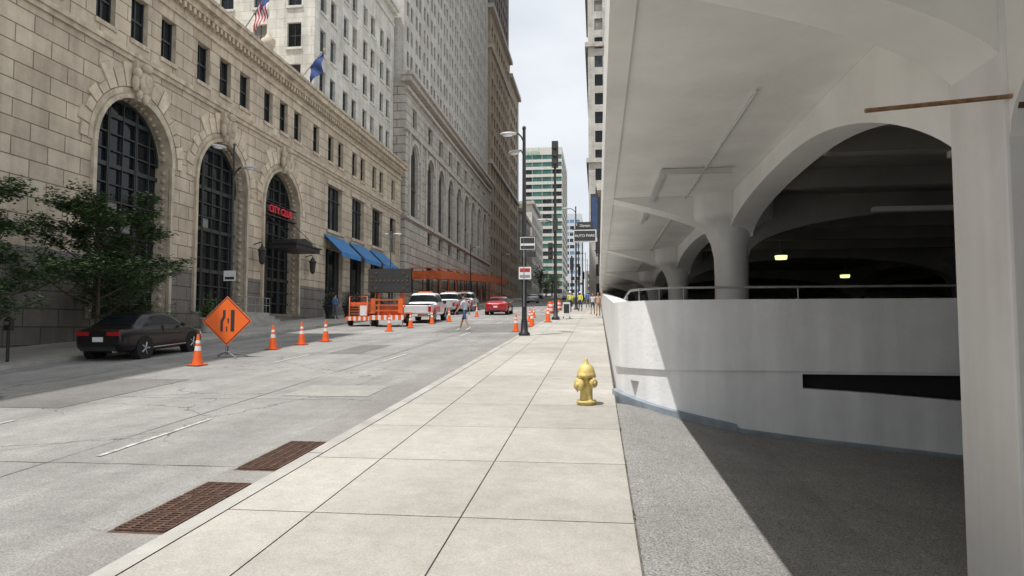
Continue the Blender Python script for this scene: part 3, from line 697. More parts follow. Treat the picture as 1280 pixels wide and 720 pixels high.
# ---------------------------------------------------------------- cones
def cone(x,y,s=1,off=0):
    e=empty("traffic_cone",(x,y,gz(y)+off),random.uniform(-.3,.3),S*.98*s); mb=MB()
    mb.box(-.19,.19,-.19,.19,.012,.045,orange); mb.box(-.2,.2,-.2,.2,0,.012,rubber)
    def R(z): return .14-.11*(z-.045)/.83
    cuts=[(.045,.42,orange),(.42,.54,whitep),(.54,.62,orange),(.62,.70,whitep),(.70,.875,orange)]
    for a,b,m in cuts: mb.lathe((0,0,0),[(R(a),a),(R(b),b)],m,16)
    mb.lathe((0,0,0),[(.03,.875),(.022,.88),(.018,.84)],orange,12)
    mb.build("body",e)
for p in[(-9.0,14.5),(-9.3,18.7),(-9.2,20.4),(-9.0,21.8),(-8.6,27.5),(-8.4,30),(-8.3,33.6),(-8.0,36.2),(-7.8,39.5),(-7.7,43),(-3.3,27.4),(-3.6,36),(-3.9,41.4),(-3.4,46)]: cone(*p)
cone(-3.0,31,1.1); cone(-2.45,33.5,1.2,KB)
def wsign(x,y):
    e=empty("road_work_sign",(x,y,gz(y)),0,1); mb=MB(); r=.63; zc=.93
    M=Matrix.Translation((0,0,zc))@Matrix.Rotation(math.pi/4,4,'Y'); h=r/math.sqrt(2)
    mb.box(-h,h,0,.012,-h,h,orange_sign,M); mb.box(-h+.02,h-.02,-.003,0,-h+.02,h-.02,sb,M); mb.box(-h+.04,h-.04,-.006,-.003,-h+.04,h-.04,orange_sign,M)
    z=zc
    mb.prism([(-.16,z-.26),(-.10,z-.26),(-.10,z-.02),(-.04,z+.10),(-.04,z+.28),(-.10,z+.28),(-.10,z+.12),(-.16,z-.0)],'y',-.012,-.006,sb)
    mb.prism([(.10,z-.26),(.19,z-.26),(.19,z+.28),(.10,z+.28)],'y',-.012,-.006,sb)
    mb.prism([(-.015,z-.26),(.015,z-.26),(.015,z-.14),(-.015,z-.14)],'y',-.012,-.006,sb); mb.prism([(.015,z-.05),(.05,z-.05),(.05,z+.07),(.015,z+.07)],'y',-.012,-.006,sb)
    mb.box(-.02,.02,.014,.04,.1,zc+r*.9,greym); mb.box(-.03,.03,.02,.06,.08,.3,blackm)
    for sx in(-1,1):
        for sy in(-1,1): mb.tube([(0,.03,.16),(sx*.42,.03+sy*.42,.02)],.018,greym,6)
    mb.build("panel_and_stand",e); e.rotation_euler[2]=.12
wsign(-9.35,16.3)
# ---------------------------------------------------------------- vehicles
def vehicle(name,x,y,stn,paintm,W,wheels,wr,extras=None,rz=0,scale=S,glassm=None):
    e=empty(name,(x,y,gz(y)),rz,scale); mb=MB(); gl=glassm or glass
    e.rotation_euler=(math.atan(GR),0,rz)
    rings=[]
    for (yy,zb,zl,zr,hl,hb,hr,c) in stn:
        zs=zb+(zl-zb)*.45
        half=[(0,zb),(hl*.85,zb),(hl,zb+.06),(hl*1.01,zs),(hb,zl-.02),(hb-.03,zl+.0),(hr+.03,zr-.05),(hr-.08,zr-.005),(0,zr+.0+.02*(1 if c else .5))]
        ring=[(a,yy,z) for a,z in half]+[(-a,yy,z) for a,z in half[-2:0:-1]]
        rings.append(ring)
    n=len(rings[0]); vs=[v for r in rings for v in r]
    fb={}
    for i in range(len(rings)-1):
        c0,c1=stn[i][7],stn[i+1][7]
        for k_ in range(n):
            j=k_; jn=(k_+1)%n; seg=j if j<8 else n-1-j
            m=paintm
            if seg==5 and (c0 or c1): m=gl
            if seg in(6,7) and (c0!=c1): m=gl
            if seg==0: m=rubber
            fb.setdefault(m.name,(m,[]))[1].append((i*n+j,i*n+jn,(i+1)*n+jn,(i+1)*n+j))
    o=len(mb.v); mb.v+=vs
    for m,fs in fb.values():
        k_=mb.mi(m)
        for f in fs: mb.f.append(tuple(a+o for a in f)); mb.m.append(k_); mb.sm.append(True); mb.tone.append(1)
    for r in(0,len(rings)-1): mb.f.append(tuple(o+r*n+j for j in range(n))); mb.m.append(mb.mi(paintm)); mb.sm.append(False); mb.tone.append(1)
    body=mb.build("body",e)
    mod=body.modifiers.new("sub",'SUBSURF'); mod.levels=1; mod.render_levels=2
    mb=MB(); hub=mat("alloy_rim",(.45,.45,.46),.3,metal=.8,na=.1)
    for wy in wheels:
        for sx in(-1,1):
            cx=sx*(W-.12); M=Matrix.Rotation(math.pi/2,4,'Y')
            mb.lathe((cx,wy,wr),[(wr*.55,-.12),(wr*.95,-.11),(wr,-.08),(wr,.08),(wr*.95,.11),(wr*.55,.12)],rubber,24,True,M)
            mb.lathe((cx+sx*.06,wy,wr),[(wr*.62,-.05),(wr*.62,.05)],hub,20,False,M)
            for q in range(5):
                a=2*math.pi*q/5; mb.tube([(cx+sx*.125,wy,wr),(cx+sx*.122,wy+wr*.58*math.cos(a),wr+wr*.58*math.sin(a))],.028,hub,5)
            mb.lathe((cx+sx*.0,wy,wr),[(wr*1.16,-.135),(wr*1.16,.128)],dark,24,False,M)
    mb.build("wheels",e)
    if extras:
        mb=MB(); extras(mb); mb.build("lights_and_trim",e)
    return e
redl=mat("tail_light_red",(.35,.01,.01),.25,na=.05); platem=mat("licence_plate",(.7,.7,.72),.5,na=.05); chrome=mat("chrome",(.6,.6,.6),.15,metal=.9,na=.05)
def sedan(name,x,y,p,rz=0,L=4.5,W=.90,H=1.43,sc2=S):
    f=L/4.5; h=H/1.43
    stn=[(0,.42,.80,.86,W*.72,W*.70,W*.62,0),(.06*f,.30,.90*h,.97*h,W*.90,W*.88,W*.74,0),(.5*f,.22,.95*h,1.02*h,W*.97,W*.95,W*.80,0),(.62*f,.2,.95*h,1.04*h,W*.98,W*.96,W*.82,0),
         (1.25*f,.2,.94*h,1.37*h,W,W*.97,W*.66,1),(1.45*f,.2,.94*h,1.41*h,W,W*.97,W*.67,1),(2.3*f,.2,.92*h,1.43*h,W,W*.97,W*.68,1),(2.75*f,.2,.91*h,1.38*h,W,W*.97,W*.67,1),
         (3.45*f,.2,.90*h,.97*h,W*.99,W*.95,W*.80,0),(3.6*f,.2,.88*h,.94*h,W*.99,W*.95,W*.78,0),(4.2*f,.22,.74*h,.80*h,W*.95,W*.88,W*.70,0),(4.42*f,.28,.62*h,.68*h,W*.86,W*.8,W*.6,0),(4.5*f,.36,.52*h,.58*h,W*.72,W*.68,W*.5,0)]
    def ex(mb):
        for s_ in(-1,1):
            mb.box(s_*W*.55-.2,s_*W*.55+.2,-.012,.10,.76*h,.88*h,redl)
            mb.ell((s_*(W+.05),2.95*f,.98*h),(.09,.07,.06),p); mb.box(s_*W*.99-.006,s_*W*.99+.008,.9*f,3.5*f,.315,.34,chrome)
            mb.box(s_*(W*.97)-.01,s_*(W*.97)+.012,1.9*f,1.93*f,.35,1.0*h,dark)
            mb.box(s_*W*.6-.18,s_*W*.6+.18,4.38*f,4.47*f,.55*h,.64*h,whitep)
            mb.tube([(s_*.5,-.02,.28),(s_*.5,.1,.28)],.04,chrome,8)
        mb.box(-.16,.16,-.03,.0,.58*h,.72*h,platem); mb.box(-.55,.55,-.02,.05,.30,.42,rubber)
    return vehicle(name,x,y,stn,p,W,(.95*f,3.62*f),.33*h,ex,rz,sc2)
carblack=mat("car_paint_black",(.008,.006,.007),.3,ns=2,na=.1,spec=.3,coat=.3); carred=mat("car_paint_red",(.42,.012,.02),.3,ns=2,na=.1,coat=1.0); carwhite=mat("car_paint_white",(.72,.72,.72),.3,ns=2,na=.06,coat=1.0); carsilver=mat("car_paint_silver",(.45,.46,.47),.3,ns=2,na=.06,coat=.6)
sedan("parked_car",-12.05,15.25,carblack,0,4.1,.88,1.40)
sedan("red_car",-6.9,45.7,carred,0,4.3,.95,1.5)
sedan("distant_car",-8.6,88,carsilver,0); sedan("distant_car",-5.5,120,carwhite,0); sedan("distant_car",-11.4,130,carblack,0)
def pickup(name,x,y,p,rz=0):
    W=1.0
    stn=[(0,.5,1.05,1.08,W*.95,W*.94,W*.90,0),(.03,.42,1.12,1.15,W*.98,W*.97,W*.93,0),(1.95,.4,1.14,1.17,W,W*.98,W*.93,0),(2.02,.4,1.14,1.2,W,W*.98,W*.90,0),
      (2.12,.38,1.15,1.84,W,W*.98,W*.74,1),(2.4,.38,1.15,1.88,W,W*.98,W*.75,1),(3.6,.38,1.14,1.88,W,W*.98,W*.75,1),(3.75,.38,1.14,1.82,W,W*.98,W*.74,1),
      (4.35,.38,1.14,1.2,W,W*.97,W*.86,0),(5.35,.4,1.10,1.14,W*.99,W*.95,W*.82,0),(5.5,.45,.9,.95,W*.93,W*.9,W*.75,0)]
    stripe=mat("stripe_blue",(.05,.08,.3),.4,na=.05)
    def ex(mb):
        mb.box(-.80,.80,.1,1.9,1.16,1.19,rubber); mb.box(-.82,.82,-.13,-.02,.42,.60,chrome); mb.box(-.17,.17,-.15,-.13,.45,.58,platem); mb.box(-.75,.75,-.025,-.0,.66,1.06,p)
        for s_ in(-1,1):
            mb.box(s_*.9-.08,s_*.9+.08,-.03,.05,.72,1.06,redl); mb.ell((s_*(W+.12),3.7,1.25),(.12,.06,.13),rubber)
            for k in range(6): mb.prism([(.5+.35*k,.62),(.68+.35*k,.62),(.95+.35*k,1.02),(.77+.35*k,1.02)],'x',s_*1.0,s_*1.016,stripe if k%2 else orange)
        mb.box(-.45,.45,2.8,3.0,1.88,1.97,orange)
    return vehicle(name,x,y,stn,p,W,(1.05,4.5),.40,ex,rz)
pickup("pickup_truck",-9.35,34.3,carwhite,.03); pickup("pickup_truck",-10.6,46,carsilver); pickup("pickup_truck",-10.9,53,carwhite)
def arrowboard(x,y):
    e=empty("arrow_board_trailer",(x,y,gz(y)),.08,1); mb=MB()
    mb.box(-1.02,1.02,.0,.10,1.62,2.72,sb); mb.box(-1.05,1.05,.1,.14,1.6,2.74,rubber)
    lens=mat("amber_lens",(.12,.08,.03),.3,na=.1); RX=Matrix.Rotation(math.pi/2,4,'X'); RY=Matrix.Rotation(math.pi/2,4,'Y')
    for i in range(9): mb.lathe((-.85+.21*i,-.0,2.17),[(.045,.0),(.045,.03)],lens,8,True,RX)
    for sx in(-1,1):
        for q in(1,2):
            for sz in(-1,1): mb.lathe((sx*(.85-.2*(q-1)),0,2.17+sz*.2*q*.9),[(.045,0),(.045,.03)],lens,8,True,RX)
    for sx in(-.55,.55): mb.box(sx-.05,sx+.05,.14,.24,.4,2.6,orange_steel)
    mb.box(-.75,.75,-.6,1.2,.38,.48,orange_steel); mb.box(-.5,.5,.3,1.0,.48,.95,orange_steel); mb.tube([(0,1.2,.43),(0,2.1,.4)],.05,orange_steel,8)
    mb.box(-.8,.8,-.62,-.55,.3,.52,whitep)
    for k in range(6): mb.box(-.8+.27*k,-.66+.27*k,-.63,-.62,.3,.52,orange)
    for sx in(-1,1):
        mb.lathe((sx*.85,.4,.3),[(.15,-.1),(.28,-.09),(.3,0),(.28,.09),(.15,.1)],rubber,18,True,RY); mb.box(sx*.85-.14,sx*.85+.14,.05,.75,.6,.66,orange_steel); mb.tube([(sx*.75,-.55,.42),(sx*.75,-.55,.0)],.03,greym,6)
        mb.tube([(sx*.7,.1,.9),(sx*.7,.1,1.6)],.03,orange_steel,6); mb.box(sx*.65-.1,sx*.65+.1,-.58,-.5,.62,1.3,orange if sx>0 else orange_steel)
    for z in(.7,.95,1.2): mb.box(-.7,.7,-.56,-.52,z,z+.07,orange_steel)
    mb.build("trailer",e)
arrowboard(-9.8,31.3)
def generator(x,y):
    e=empty("equipment_trailer",(x,y,gz(y)),.05,.95); mb=MB()
    mb.box(-.6,.6,0,1.9,.36,.46,orange_steel); mb.box(-.5,.5,.1,1.5,.46,1.15,orange_steel); mb.box(-.44,.44,.2,1.4,1.15,1.22,orange)
    for z in(.55,.68,.81,.94): mb.box(-.42,.0,.085,.1,z,z+.06,dark)
    mb.box(.08,.42,.08,.1,.55,1.05,whitep); mb.box(-.6,.6,-.04,.0,.3,.5,whitep)
    for k in range(5): mb.box(-.6+.25*k,-.47+.25*k,-.05,-.04,.3,.5,orange)
    for sx in(-1,1):
        mb.lathe((sx*.66,.9,.28),[(.14,-.09),(.26,-.08),(.28,0),(.26,.08),(.14,.09)],rubber,18,True,Matrix.Rotation(math.pi/2,4,'Y')); mb.box(sx*.66-.12,sx*.66+.12,.55,1.25,.58,.63,blackm)
    mb.tube([(0,1.9,.4),(0,2.7,.38)],.05,orange_steel,8)
    mb.tube([(-.45,.05,.46),(-.45,.05,1.5),(.45,.05,1.5),(.45,.05,.46)],.03,orange_steel,6)
    mb.build("body",e)
generator(-11.3,31.2)
# ---------------------------------------------------------------- lamps, poles
def lamp_head(mb,p,d,L=.62):
    p=Vector(p);d=Vector(d).normalized(); a=math.atan2(d.y,d.x); M=Matrix.Rotation(a,4,'Z')
    mb.ell(p+d*L*.5,(L*.5,.14,.07),lampgrey,12,8,M); mb.ell(p+d*L*.55-Vector((0,0,.05)),(L*.3,.11,.05),whitep,10,6,M)
def street_lamp(x,y,h,arms,base=0,m=blackm,r=.075,name="street_lamp"):
    e=empty(name,(x,y,gz(y)+base)); mb=MB()
    mb.lathe((0,0,0),[(.2,0),(.2,.08),(.13,.14),(.11,.5),(r,.6),(r*.6,h)],m,12); mb.ell((0,0,h),(r*.8,r*.8,r),m,8,6)
    for (dx,dy,z,L) in arms:
        d=Vector((dx,dy,0)).normalized(); mb.tube([(0,0,z-.35),tuple(d*L*.4+Vector((0,0,z-.12))),tuple(d*L*.8+Vector((0,0,z-.01))),tuple(d*L+Vector((0,0,z)))],.03,m,6)
        lamp_head(mb,d*L+Vector((0,0,z)),d)
    mb.build("pole_and_arms",e); return e
e=street_lamp(-2.55,23.6,7.3,[(-1,0,7.12,.25),(-1,.9,6.55,.2)],KB,r=.09)
mb=MB()
mb.box(-.16,.42,-.11,-.09,2.95,3.45,sb); mb.box(-.13,.39,-.115,-.11,2.98,3.42,whitep); mb.box(-.11,.37,-.118,-.115,3.2,3.4,sb); mb.box(-.11,.37,-.118,-.115,3.0,3.12,sb)
mb.box(-.15,.42,-.11,-.09,2.72,2.92,sb); mb.box(-.18,.25,-.11,-.09,1.95,2.38,whitep); mb.box(-.14,.21,-.113,-.11,2.2,2.33,mat("sign_red",(.5,.03,.03),.5)); mb.box(-.14,.21,-.113,-.11,2.0,2.1,greym)
mb.tube([(0,-.1,1.0),(0,-.1,3.4)],.02,greym,6)
mb.build("sign_panels",e)
def signal_pole(x,y):
    e=empty("traffic_signal",(x,y,gz(y)+KB)); mb=MB()
    mb.lathe((0,0,0),[(.22,0),(.22,.12),(.12,.2),(.10,1.2),(.085,1.3),(.06,8.6)],blackm,12); mb.box(-.17,.17,-.14,.17,8.2,9.6,sb); mb.box(-.13,.13,-.17,.13,4.7,5.4,sb); mb.box(-.38,-.14,-.13,.13,3.2,4.1,sb)
    for k in range(3):
        mb.lathe((-.26,-.13,3.36+.28*k),[(.1,0),(.1,.14)],sb,10,True,Matrix.Rotation(math.pi/2,4,'X'))
        mb.lathe((0,-.14,8.45+.42*k),[(.14,0),(.14,.16)],sb,10,True,Matrix.Rotation(math.pi/2,4,'X'))
    mb.tube([(0,0,5.2),(-.5,0,5.35),(-.5,0,5.3)],.03,blackm,6); lamp_head(mb,(-.5,0,5.35),(-1,0,0),.5)
    mb.build("pole_and_heads",e)
signal_pole(-2.25,36.3)
e=street_lamp(-13.7,24.1,7.2,[(-.6,-1,7.0,.3),(1,0,6.3,.3)],KB,r=.06)
mb=MB(); mb.box(-.25,.22,-.09,-.07,2.0,2.38,whitep); mb.box(-.2,.17,-.093,-.09,2.05,2.15,sb); mb.build("sign_panel",e)
street_lamp(-13.9,44.6,5.6,[(-1,0,5.45,.15),(1,0,5.45,.15)],KB,m=mat("lamp_pole_grey",(.12,.12,.12),.5,na=.1),r=.06)
street_lamp(-13.6,72,6.5,[(1,0,6.3,.5)],KB); street_lamp(-13.6,96,7,[(1,0,6.8,.5)],KB)
for yy,hh,xx in((55,8.3,-1.75),(82,8.6,-2.3),(108,9,-2.4),(135,9,-2.4),(165,9,-2.5),(200,9,-2.5)): street_lamp(xx,yy,hh,[(-1,0,hh-.1,.5)],KB)
for yy in(66,92,120):
    mb=MB(); z=gz(yy); mb.tube([(-2.5,yy,z),(-2.5,yy,z+5)],.07,blackm,8); mb.box(-2.68,-2.32,yy-.2,yy-.05,z+3.6,z+4.8,sb); mb.box(-3.1,-2.6,yy-.1,yy-.08,z+2.6,z+3.0,whitep); mb.build("traffic_signal")
mb=MB(); z=gz(14.2)+KB; mb.tube([(-13.5,14.2,z),(-13.5,14.2,z+.75)],.035,blackm,8); mb.box(-13.58,-13.42,14.14,14.26,z+.72,z+.98,blackm); mb.ell((-13.5,14.2,z+.98),(.08,.06,.06),blackm,10,6); mb.box(-13.55,-13.45,14.13,14.14,z+.85,z+.93,greym); mb.build("parking_meter")
# ---------------------------------------------------------------- trees
bark=mat("bark",(.09,.07,.05),.95,ns=8,na=.4,bump=.5)
def tree(x,y,h,rad,zb,nl,seed,name="street_tree"):
    rnd=random.Random(seed); e=empty(name,(x,y,gz(y)+KB)); mb=MB(); tips=[]
    def branch(p,d,L,r,lv):
        n=4; pts=[p];rs=[r]
        for i in range(n):
            d=(d+Vector((rnd.uniform(-.25,.25),rnd.uniform(-.25,.25),rnd.uniform(-.06,.16)))).normalized(); p=p+d*L/n; pts.append(p); rs.append(r*(1-.6*(i+1)/n))
            if lv>=2 : tips.append(p.copy())
        mb.tube(pts,rs,bark,6,False)
        if lv<3:
            for k in range(4 if lv<2 else 3):
                q=pts[rnd.choice([2,3,4])]; a=rnd.uniform(0,6.28); dd=Vector((math.cos(a),math.sin(a),rnd.uniform(.0,.5))).normalized(); branch(q,(d*.35+dd).normalized(),L*rnd.uniform(.45,.7),r*.45,lv+1)
    top=Vector((.05,.05,h*.62))
    mb.tube([(0,0,0),(.06,.02,zb*.6),tuple(top)],[.085,.06,.03],bark,8,False)
    for k in range(13):
        f=k/12; t=(zb*.8+(h*.62-zb*.8)*f)/(h*.62); a=k*2.4+rnd.uniform(-.3,.3); branch(top*t,Vector((math.cos(a),math.sin(a),.15+1.1*f)).normalized(),rad*rnd.uniform(.65,.9)*(1-.3*f),.032,1)
    mb.build("trunk_and_limbs",e)
    mb=MB()
    for i in range(nl):
        t=rnd.choice(tips); p=t+Vector((rnd.gauss(0,.14),rnd.gauss(0,.14),rnd.gauss(0,.06)))
        if p.z>h or p.z<zb*.5: continue
        s_=rnd.uniform(.03,.055); a=rnd.uniform(0,6.28); u=Vector((math.cos(a),math.sin(a),rnd.uniform(-.5,.1))).normalized(); v=u.cross(Vector((rnd.uniform(-.5,.5),rnd.uniform(-.5,.5),1))).normalized()
        mb.add([p-u*s_*1.6,p+v*s_*.7,p+u*s_*1.6,p-v*s_*.7],[(0,1,2,3)],leaf)
    mb.build("foliage",e)
tree(-14.3,17.9,4.7,2.2,1.1,24000,3)
tree(-14.4,13.7,4.3,2.1,1.0,20000,11)
tree(-15.6,20.6,2.8,1.3,.4,8000,5)
def pot(x,y,s,flower=None):
    e=empty("potted_plant",(x,y,gz(y)+KB),0,s); mb=MB(); mb.lathe((0,0,0),[(.2,0),(.22,.04),(.18,.1),(.3,.5),(.34,.52),(.34,.58),(.28,.58)],mat("planter_stone",(.4,.39,.37),.8) if not flower else blackm,16)
    for i in range(700):
        a=random.uniform(0,6.28); r=abs(random.gauss(0,.2)); z=.6+abs(random.gauss(0,.28)); p=Vector((r*math.cos(a),r*math.sin(a),z)); u=Vector((random.uniform(-1,1),random.uniform(-1,1),random.uniform(-.3,1))).normalized()*.06; v=u.cross(Vector((0.3,.2,1))).normalized()*.025
        mb.add([p-u,p+v,p+u,p-v],[(0,1,2,3)],flower if flower and random.random()<.25 else leaf)
    mb.build("pot_and_leaves",e)
purple=mat("purple_flower",(.2,.08,.3),.7,na=.2)
pot(-15.3,25.2,1.0); pot(-16.0,26.6,1.1)
for p in((-15.6,38.4,1.3),(-15.2,40.3,1.2),(-15.4,42.0,1.1),(-14.6,44.0,1.0),(-15.4,47,1.1)): pot(p[0],p[1],p[2],purple)
mb=MB(); rnd=random.Random(2)
for c in range(14):
    cx=-13.2+rnd.uniform(-.8,.8); cy=150+c*9; cz=gz(cy)+rnd.uniform(2.5,5.5)
    mb.tube([(cx,cy,gz(cy)),(cx,cy,cz)],.12,bark,6,False)
    for i in range(500):
        p=Vector((cx+rnd.gauss(0,.9),cy+rnd.gauss(0,.9),cz+rnd.gauss(0,.9))); a=rnd.uniform(0,6.28); u=Vector((math.cos(a),math.sin(a),rnd.uniform(-.5,.5)))*.2; v=Vector((-math.sin(a),math.cos(a),rnd.uniform(-.6,.6)))*.14
        mb.add([p-u,p+v,p+u,p-v],[(0,1,2,3)],leaf)
mb.build("distant_trees")
# ---------------------------------------------------------------- people
skin=mat("skin",(.45,.25,.17),.6,na=.08); hairm=mat("hair_dark",(.03,.02,.015),.8,na=.2)
def person(name,x,y,z,rz,shirt,pants,H=1.75,walk=.35,shorts=True,hat=None,vest=None,shoe=None,sk=skin):
    e=empty(name,(x,y,z),rz,S*H/1.75)
    J={}; w=walk
    J['pelvis']=(0,0,.93);J['waist']=(0,0,1.06);J['chest']=(0,.0,1.30);J['neck']=(0,.0,1.47);J['head']=(0,.02,1.60);J['top']=(0,.01,1.70)
    for s_,n in((-1,'L'),(1,'R')):
        st=w*s_
        J['hip'+n]=(s_*.09,0,.90); J['knee'+n]=(s_*.10,st*.42+.05*abs(w),.50); J['ank'+n]=(s_*.10,st*.80-(.12 if st<0 else 0)*abs(w),.09+(.05 if st<0 else 0)); J['toe'+n]=(s_*.12,st*.80+.17,.04)
        J['sh'+n]=(s_*.18,0,1.41); J['el'+n]=(s_*.23,-st*.30-.02,1.14); J['wr'+n]=(s_*.24,-st*.55+.10,.92); J['ha'+n]=(s_*.235,-st*.6+.13,.85)
    R_={'pelvis':(.15,.11),'waist':(.135,.10),'chest':(.155,.11),'neck':(.055,.055),'head':(.075,.09),'top':(.05,.06)}
    for n in'LR': R_.update({'hip'+n:(.088,.095),'knee'+n:(.058,.058),'ank'+n:(.042,.042),'toe'+n:(.04,.028),'sh'+n:(.058,.06),'el'+n:(.042,.042),'wr'+n:(.028,.028),'ha'+n:(.034,.02)})
    E=[('pelvis','waist'),('waist','chest'),('chest','neck'),('neck','head'),('head','top')]
    for n in'LR': E+=[('pelvis','hip'+n),('hip'+n,'knee'+n),('knee'+n,'ank'+n),('ank'+n,'toe'+n),('chest','sh'+n),('sh'+n,'el'+n),('el'+n,'wr'+n),('wr'+n,'ha'+n)]
    names=list(J); me=bpy.data.meshes.new(name+"_skel"); me.from_pydata([J[k] for k in names],[(names.index(a),names.index(b)) for a,b in E],[])
    o=bpy.data.objects.new("tmp",me); sc.collection.objects.link(o)
    md=o.modifiers.new("skin",'SKIN'); md.use_smooth_shade=True
    for i,k in enumerate(names): me.skin_vertices[0].data[i].radius=R_[k]; me.skin_vertices[0].data[i].use_root=(k=='pelvis')
    sb_=o.modifiers.new("sub",'SUBSURF'); sb_.levels=2
    dg=bpy.context.evaluated_depsgraph_get(); m2=bpy.data.meshes.new_from_object(o.evaluated_get(dg)); bpy.data.objects.remove(o)
    mats=[shirt,pants,sk,shoe or rubber,vest or shirt,hairm]
    m2.materials.clear()
    for m in mats: m2.materials.append(m)
    segs=[(Vector(J[a]),Vector(J[b]),a,b) for a,b in E]
    for p in m2.polygons:
        c=p.center; best=None
        for a,b,na,nb in segs:
            ab=b-a;t=max(0,min(1,(c-a).dot(ab)/ab.length_squared)); d=(c-a-ab*t).length-.5*(R_[na][0]*(1-t)+R_[nb][0]*t)
            if best is None or d<best[0]: best=(d,na,nb,t)
        _,na,nb,t=best; k=0
        if nb.startswith('toe'): k=3
        elif nb.startswith('ank'): k=(2 if t<.85 else 3) if shorts else (1 if t<.9 else 3)
        elif nb.startswith('knee'): k=(1 if t<.85 else 2) if shorts else 1
        elif nb.startswith('hip') or na=='pelvis' and c.z<1.02: k=1
        elif nb.startswith('wr'): k=2 if shorts else 0
        elif nb.startswith('ha'): k=2
        elif nb.startswith('el'): k=0 if (t<.6 or not shorts) else 2
        elif na in('neck','head') : k=2
        elif na=='chest' and nb=='neck': k=0 if t<.6 else 2
        elif vest and na in('waist','chest','pelvis'): k=4
        if vest and k==0 and nb in('chest','neck','waist'): k=4
        p.material_index=k; p.use_smooth=True
    b=bpy.data.objects.new("body",m2); sc.collection.objects.link(b); b.parent=e
    mb=MB()
    mb.ell((0,.015,1.625),(.077,.095,.115),sk,14,10); mb.ell((0,.112,1.61),(.013,.02,.02),sk,8,6); mb.box(-.022,.022,.098,.108,1.562,1.570,mat("lips",(.3,.1,.08),.6))
    for s_ in(-1,1): mb.ell((s_*.078,.01,1.615),(.012,.022,.03),sk,8,6); mb.ell((s_*.03,.10,1.635),(.012,.008,.007),hairm,6,4)
    if hat: mb.lathe((0,.01,1.66),[(.14,-.0),(.11,.01),(.105,.05),(.07,.10),(.0,.115)],hat,14)
    else: mb.ell((0,-.006,1.665),(.086,.10,.095),hairm,12,8)
    for s_,n in((-1,'L'),(1,'R')):
        h=Vector(J['ha'+n])
        for k in range(4): mb.tube([h+Vector((0,-.027+.018*k,-.01)),h+Vector((-s_*.006,-.03+.02*k,-.05)),h+Vector((-s_*.02,-.026+.018*k,-.085+.006*abs(k-1.5)))],[.009,.008,.006],sk,6)
        mb.tube([h+Vector((0,.03,.015)),h+Vector((-s_*.01,.05,-.03))],[.010,.008],sk,6)
    if vest:
        refl=mat("reflective_tape",(.7,.7,.65),.3,na=.05); mb.lathe((0,0,1.12),[(.152,0),(.154,.05)],refl,16,True,Matrix.Diagonal((1,.78,1,1)))
    mb.build("head_and_hands",e)
    return e
cl=lambda n,c:mat("cloth_"+n,c,.85,ns=8,na=.15)
person("pedestrian",-5.45,27.6,gz(27.6)+.006,1.2,cl("palegrey",(.55,.60,.68)),cl("navy",(.05,.08,.16)),1.8,.42,shoe=whitep)
person("pedestrian",-15.0,37.6,gz(37.6)+KB,-.3,cl("blue",(.10,.22,.50)),cl("grey",(.12,.12,.14)),1.75,.1,False)
hv=cl("hivis",(.75,.75,.05)); hatw=mat("hard_hat",(.8,.8,.75),.4,na=.05)
person("construction_worker",-2.0,49,gz(49)+KB,.3,hv,cl("denim",(.04,.06,.11)),1.78,.15,False,hatw,hv); person("construction_worker",-1.3,50.5,gz(50.5)+KB,2.6,hv,cl("denim",(.04,.06,.11)),1.75,.1,False,hatw,hv)
person("pedestrian",.0,41,gz(41)+KB,3.1,cl("pink",(.55,.35,.30)),cl("khaki",(.3,.24,.16)),1.72,.3); person("pedestrian",-.35,44,gz(44)+KB,3.0,cl("white",(.6,.6,.6)),cl("navy",(.05,.08,.16)),1.65,.3); person("pedestrian",-.9,60,gz(60)+KB,3.0,cl("blue",(.10,.22,.50)),cl("grey",(.12,.12,.14)),1.75,.3,False)
mb=MB(); z=gz(38)+KB; mb.box(-1.95,-1.55,38,38.04,z+.1,z+.9,whitep); mb.box(-1.9,-1.6,37.99,38.0,z+.3,z+.8,sb); mb.box(-1.95,-1.9,38.04,38.3,z,z+.1,blackm); mb.box(-1.6,-1.55,38.04,38.3,z,z+.1,blackm); mb.build("sandwich_board")
for p in((-3.4,49),(-3.3,52),(-3.2,56)):
    mb=MB(); z=gz(p[1]); R0=.24
    for i,(a,b) in enumerate(((0,.2),(.2,.35),(.35,.5),(.5,.65),(.65,.85))): mb.lathe((p[0],p[1],z),[(R0-.08*a,a),(R0-.08*b,b)],orange if i%2==0 else whitep,14)
    mb.box(p[0]-.3,p[0]+.3,p[1]-.3,p[1]+.3,z,z+.05,rubber); mb.build("traffic_barrel")
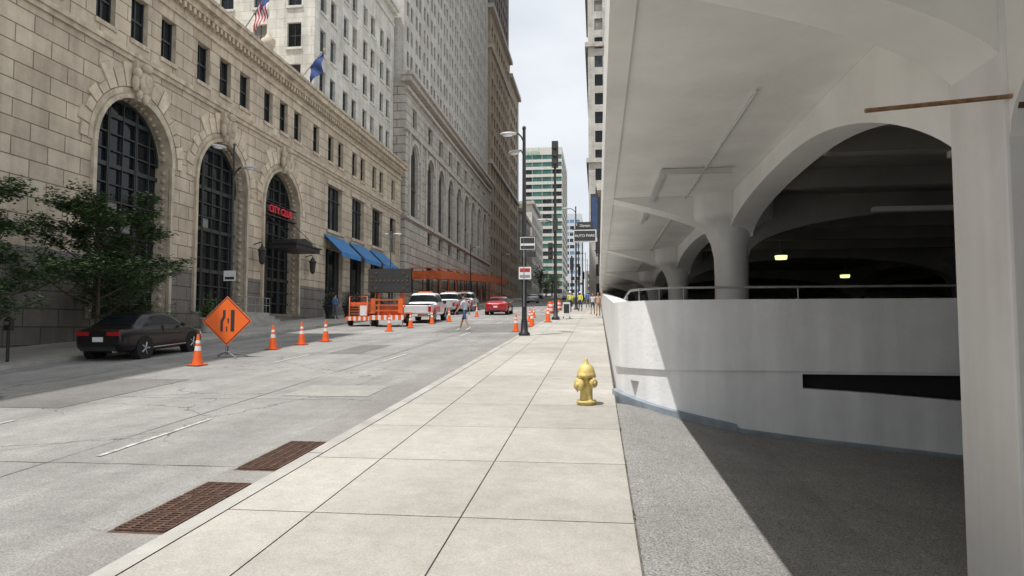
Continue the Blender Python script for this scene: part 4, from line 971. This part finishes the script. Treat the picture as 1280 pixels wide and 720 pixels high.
# ---------------------------------------------------------------- light, world, camera
sd=Vector((-.27,-.30,1)).normalized(); el=math.asin(sd.z); az=math.atan2(sd.x,sd.y)
w=bpy.data.worlds.new("World"); sc.world=w; w.use_nodes=True; N=w.node_tree.nodes; L=w.node_tree.links
bg=N["Background"]; sky=N.new("ShaderNodeTexSky"); sky.sky_type='NISHITA'; sky.sun_disc=False; sky.sun_elevation=el; sky.sun_rotation=az; sky.dust_density=2.5; sky.air_density=1.0
tc=N.new("ShaderNodeTexCoord"); mp=N.new("ShaderNodeMapping"); mp.inputs["Scale"].default_value=(1,1,2.2); L.new(tc.outputs["Generated"],mp.inputs[0])
nz=N.new("ShaderNodeTexNoise"); nz.inputs["Scale"].default_value=2.6; nz.inputs["Detail"].default_value=6; nz.inputs["Roughness"].default_value=.55; L.new(mp.outputs[0],nz.inputs["Vector"])
mr=N.new("ShaderNodeMapRange"); mr.inputs[1].default_value=.35; mr.inputs[2].default_value=.62; mr.inputs[3].default_value=.78; mr.inputs[4].default_value=1.0; L.new(nz.outputs["Fac"],mr.inputs[0])
mx=N.new("ShaderNodeMix"); mx.data_type='RGBA'; L.new(mr.outputs[0],mx.inputs[0]); L.new(sky.outputs[0],mx.inputs[6]); mx.inputs[7].default_value=(8.9,9.3,9.8,1)
L.new(mx.outputs[2],bg.inputs["Color"]); bg.inputs["Strength"].default_value=.1
sl_=bpy.data.lights.new("sun",'SUN'); sl_.energy=4.5; sl_.angle=math.radians(.5); sl_.color=(1,.97,.925); so=bpy.data.objects.new("sun",sl_); sc.collection.objects.link(so); so.rotation_euler=sd.to_track_quat('Z','Y').to_euler()
cam=bpy.data.cameras.new("camera"); co=bpy.data.objects.new("camera",cam); sc.collection.objects.link(co); cam.lens=24; cam.sensor_width=36; cam.clip_start=.05; cam.clip_end=8000
co.location=(0,0,1.65); co.rotation_euler=(math.radians(90+3.35),0,math.radians(7.2)); sc.camera=co
sc.view_settings.view_transform='Standard'; sc.view_settings.look='None'; sc.view_settings.exposure=0
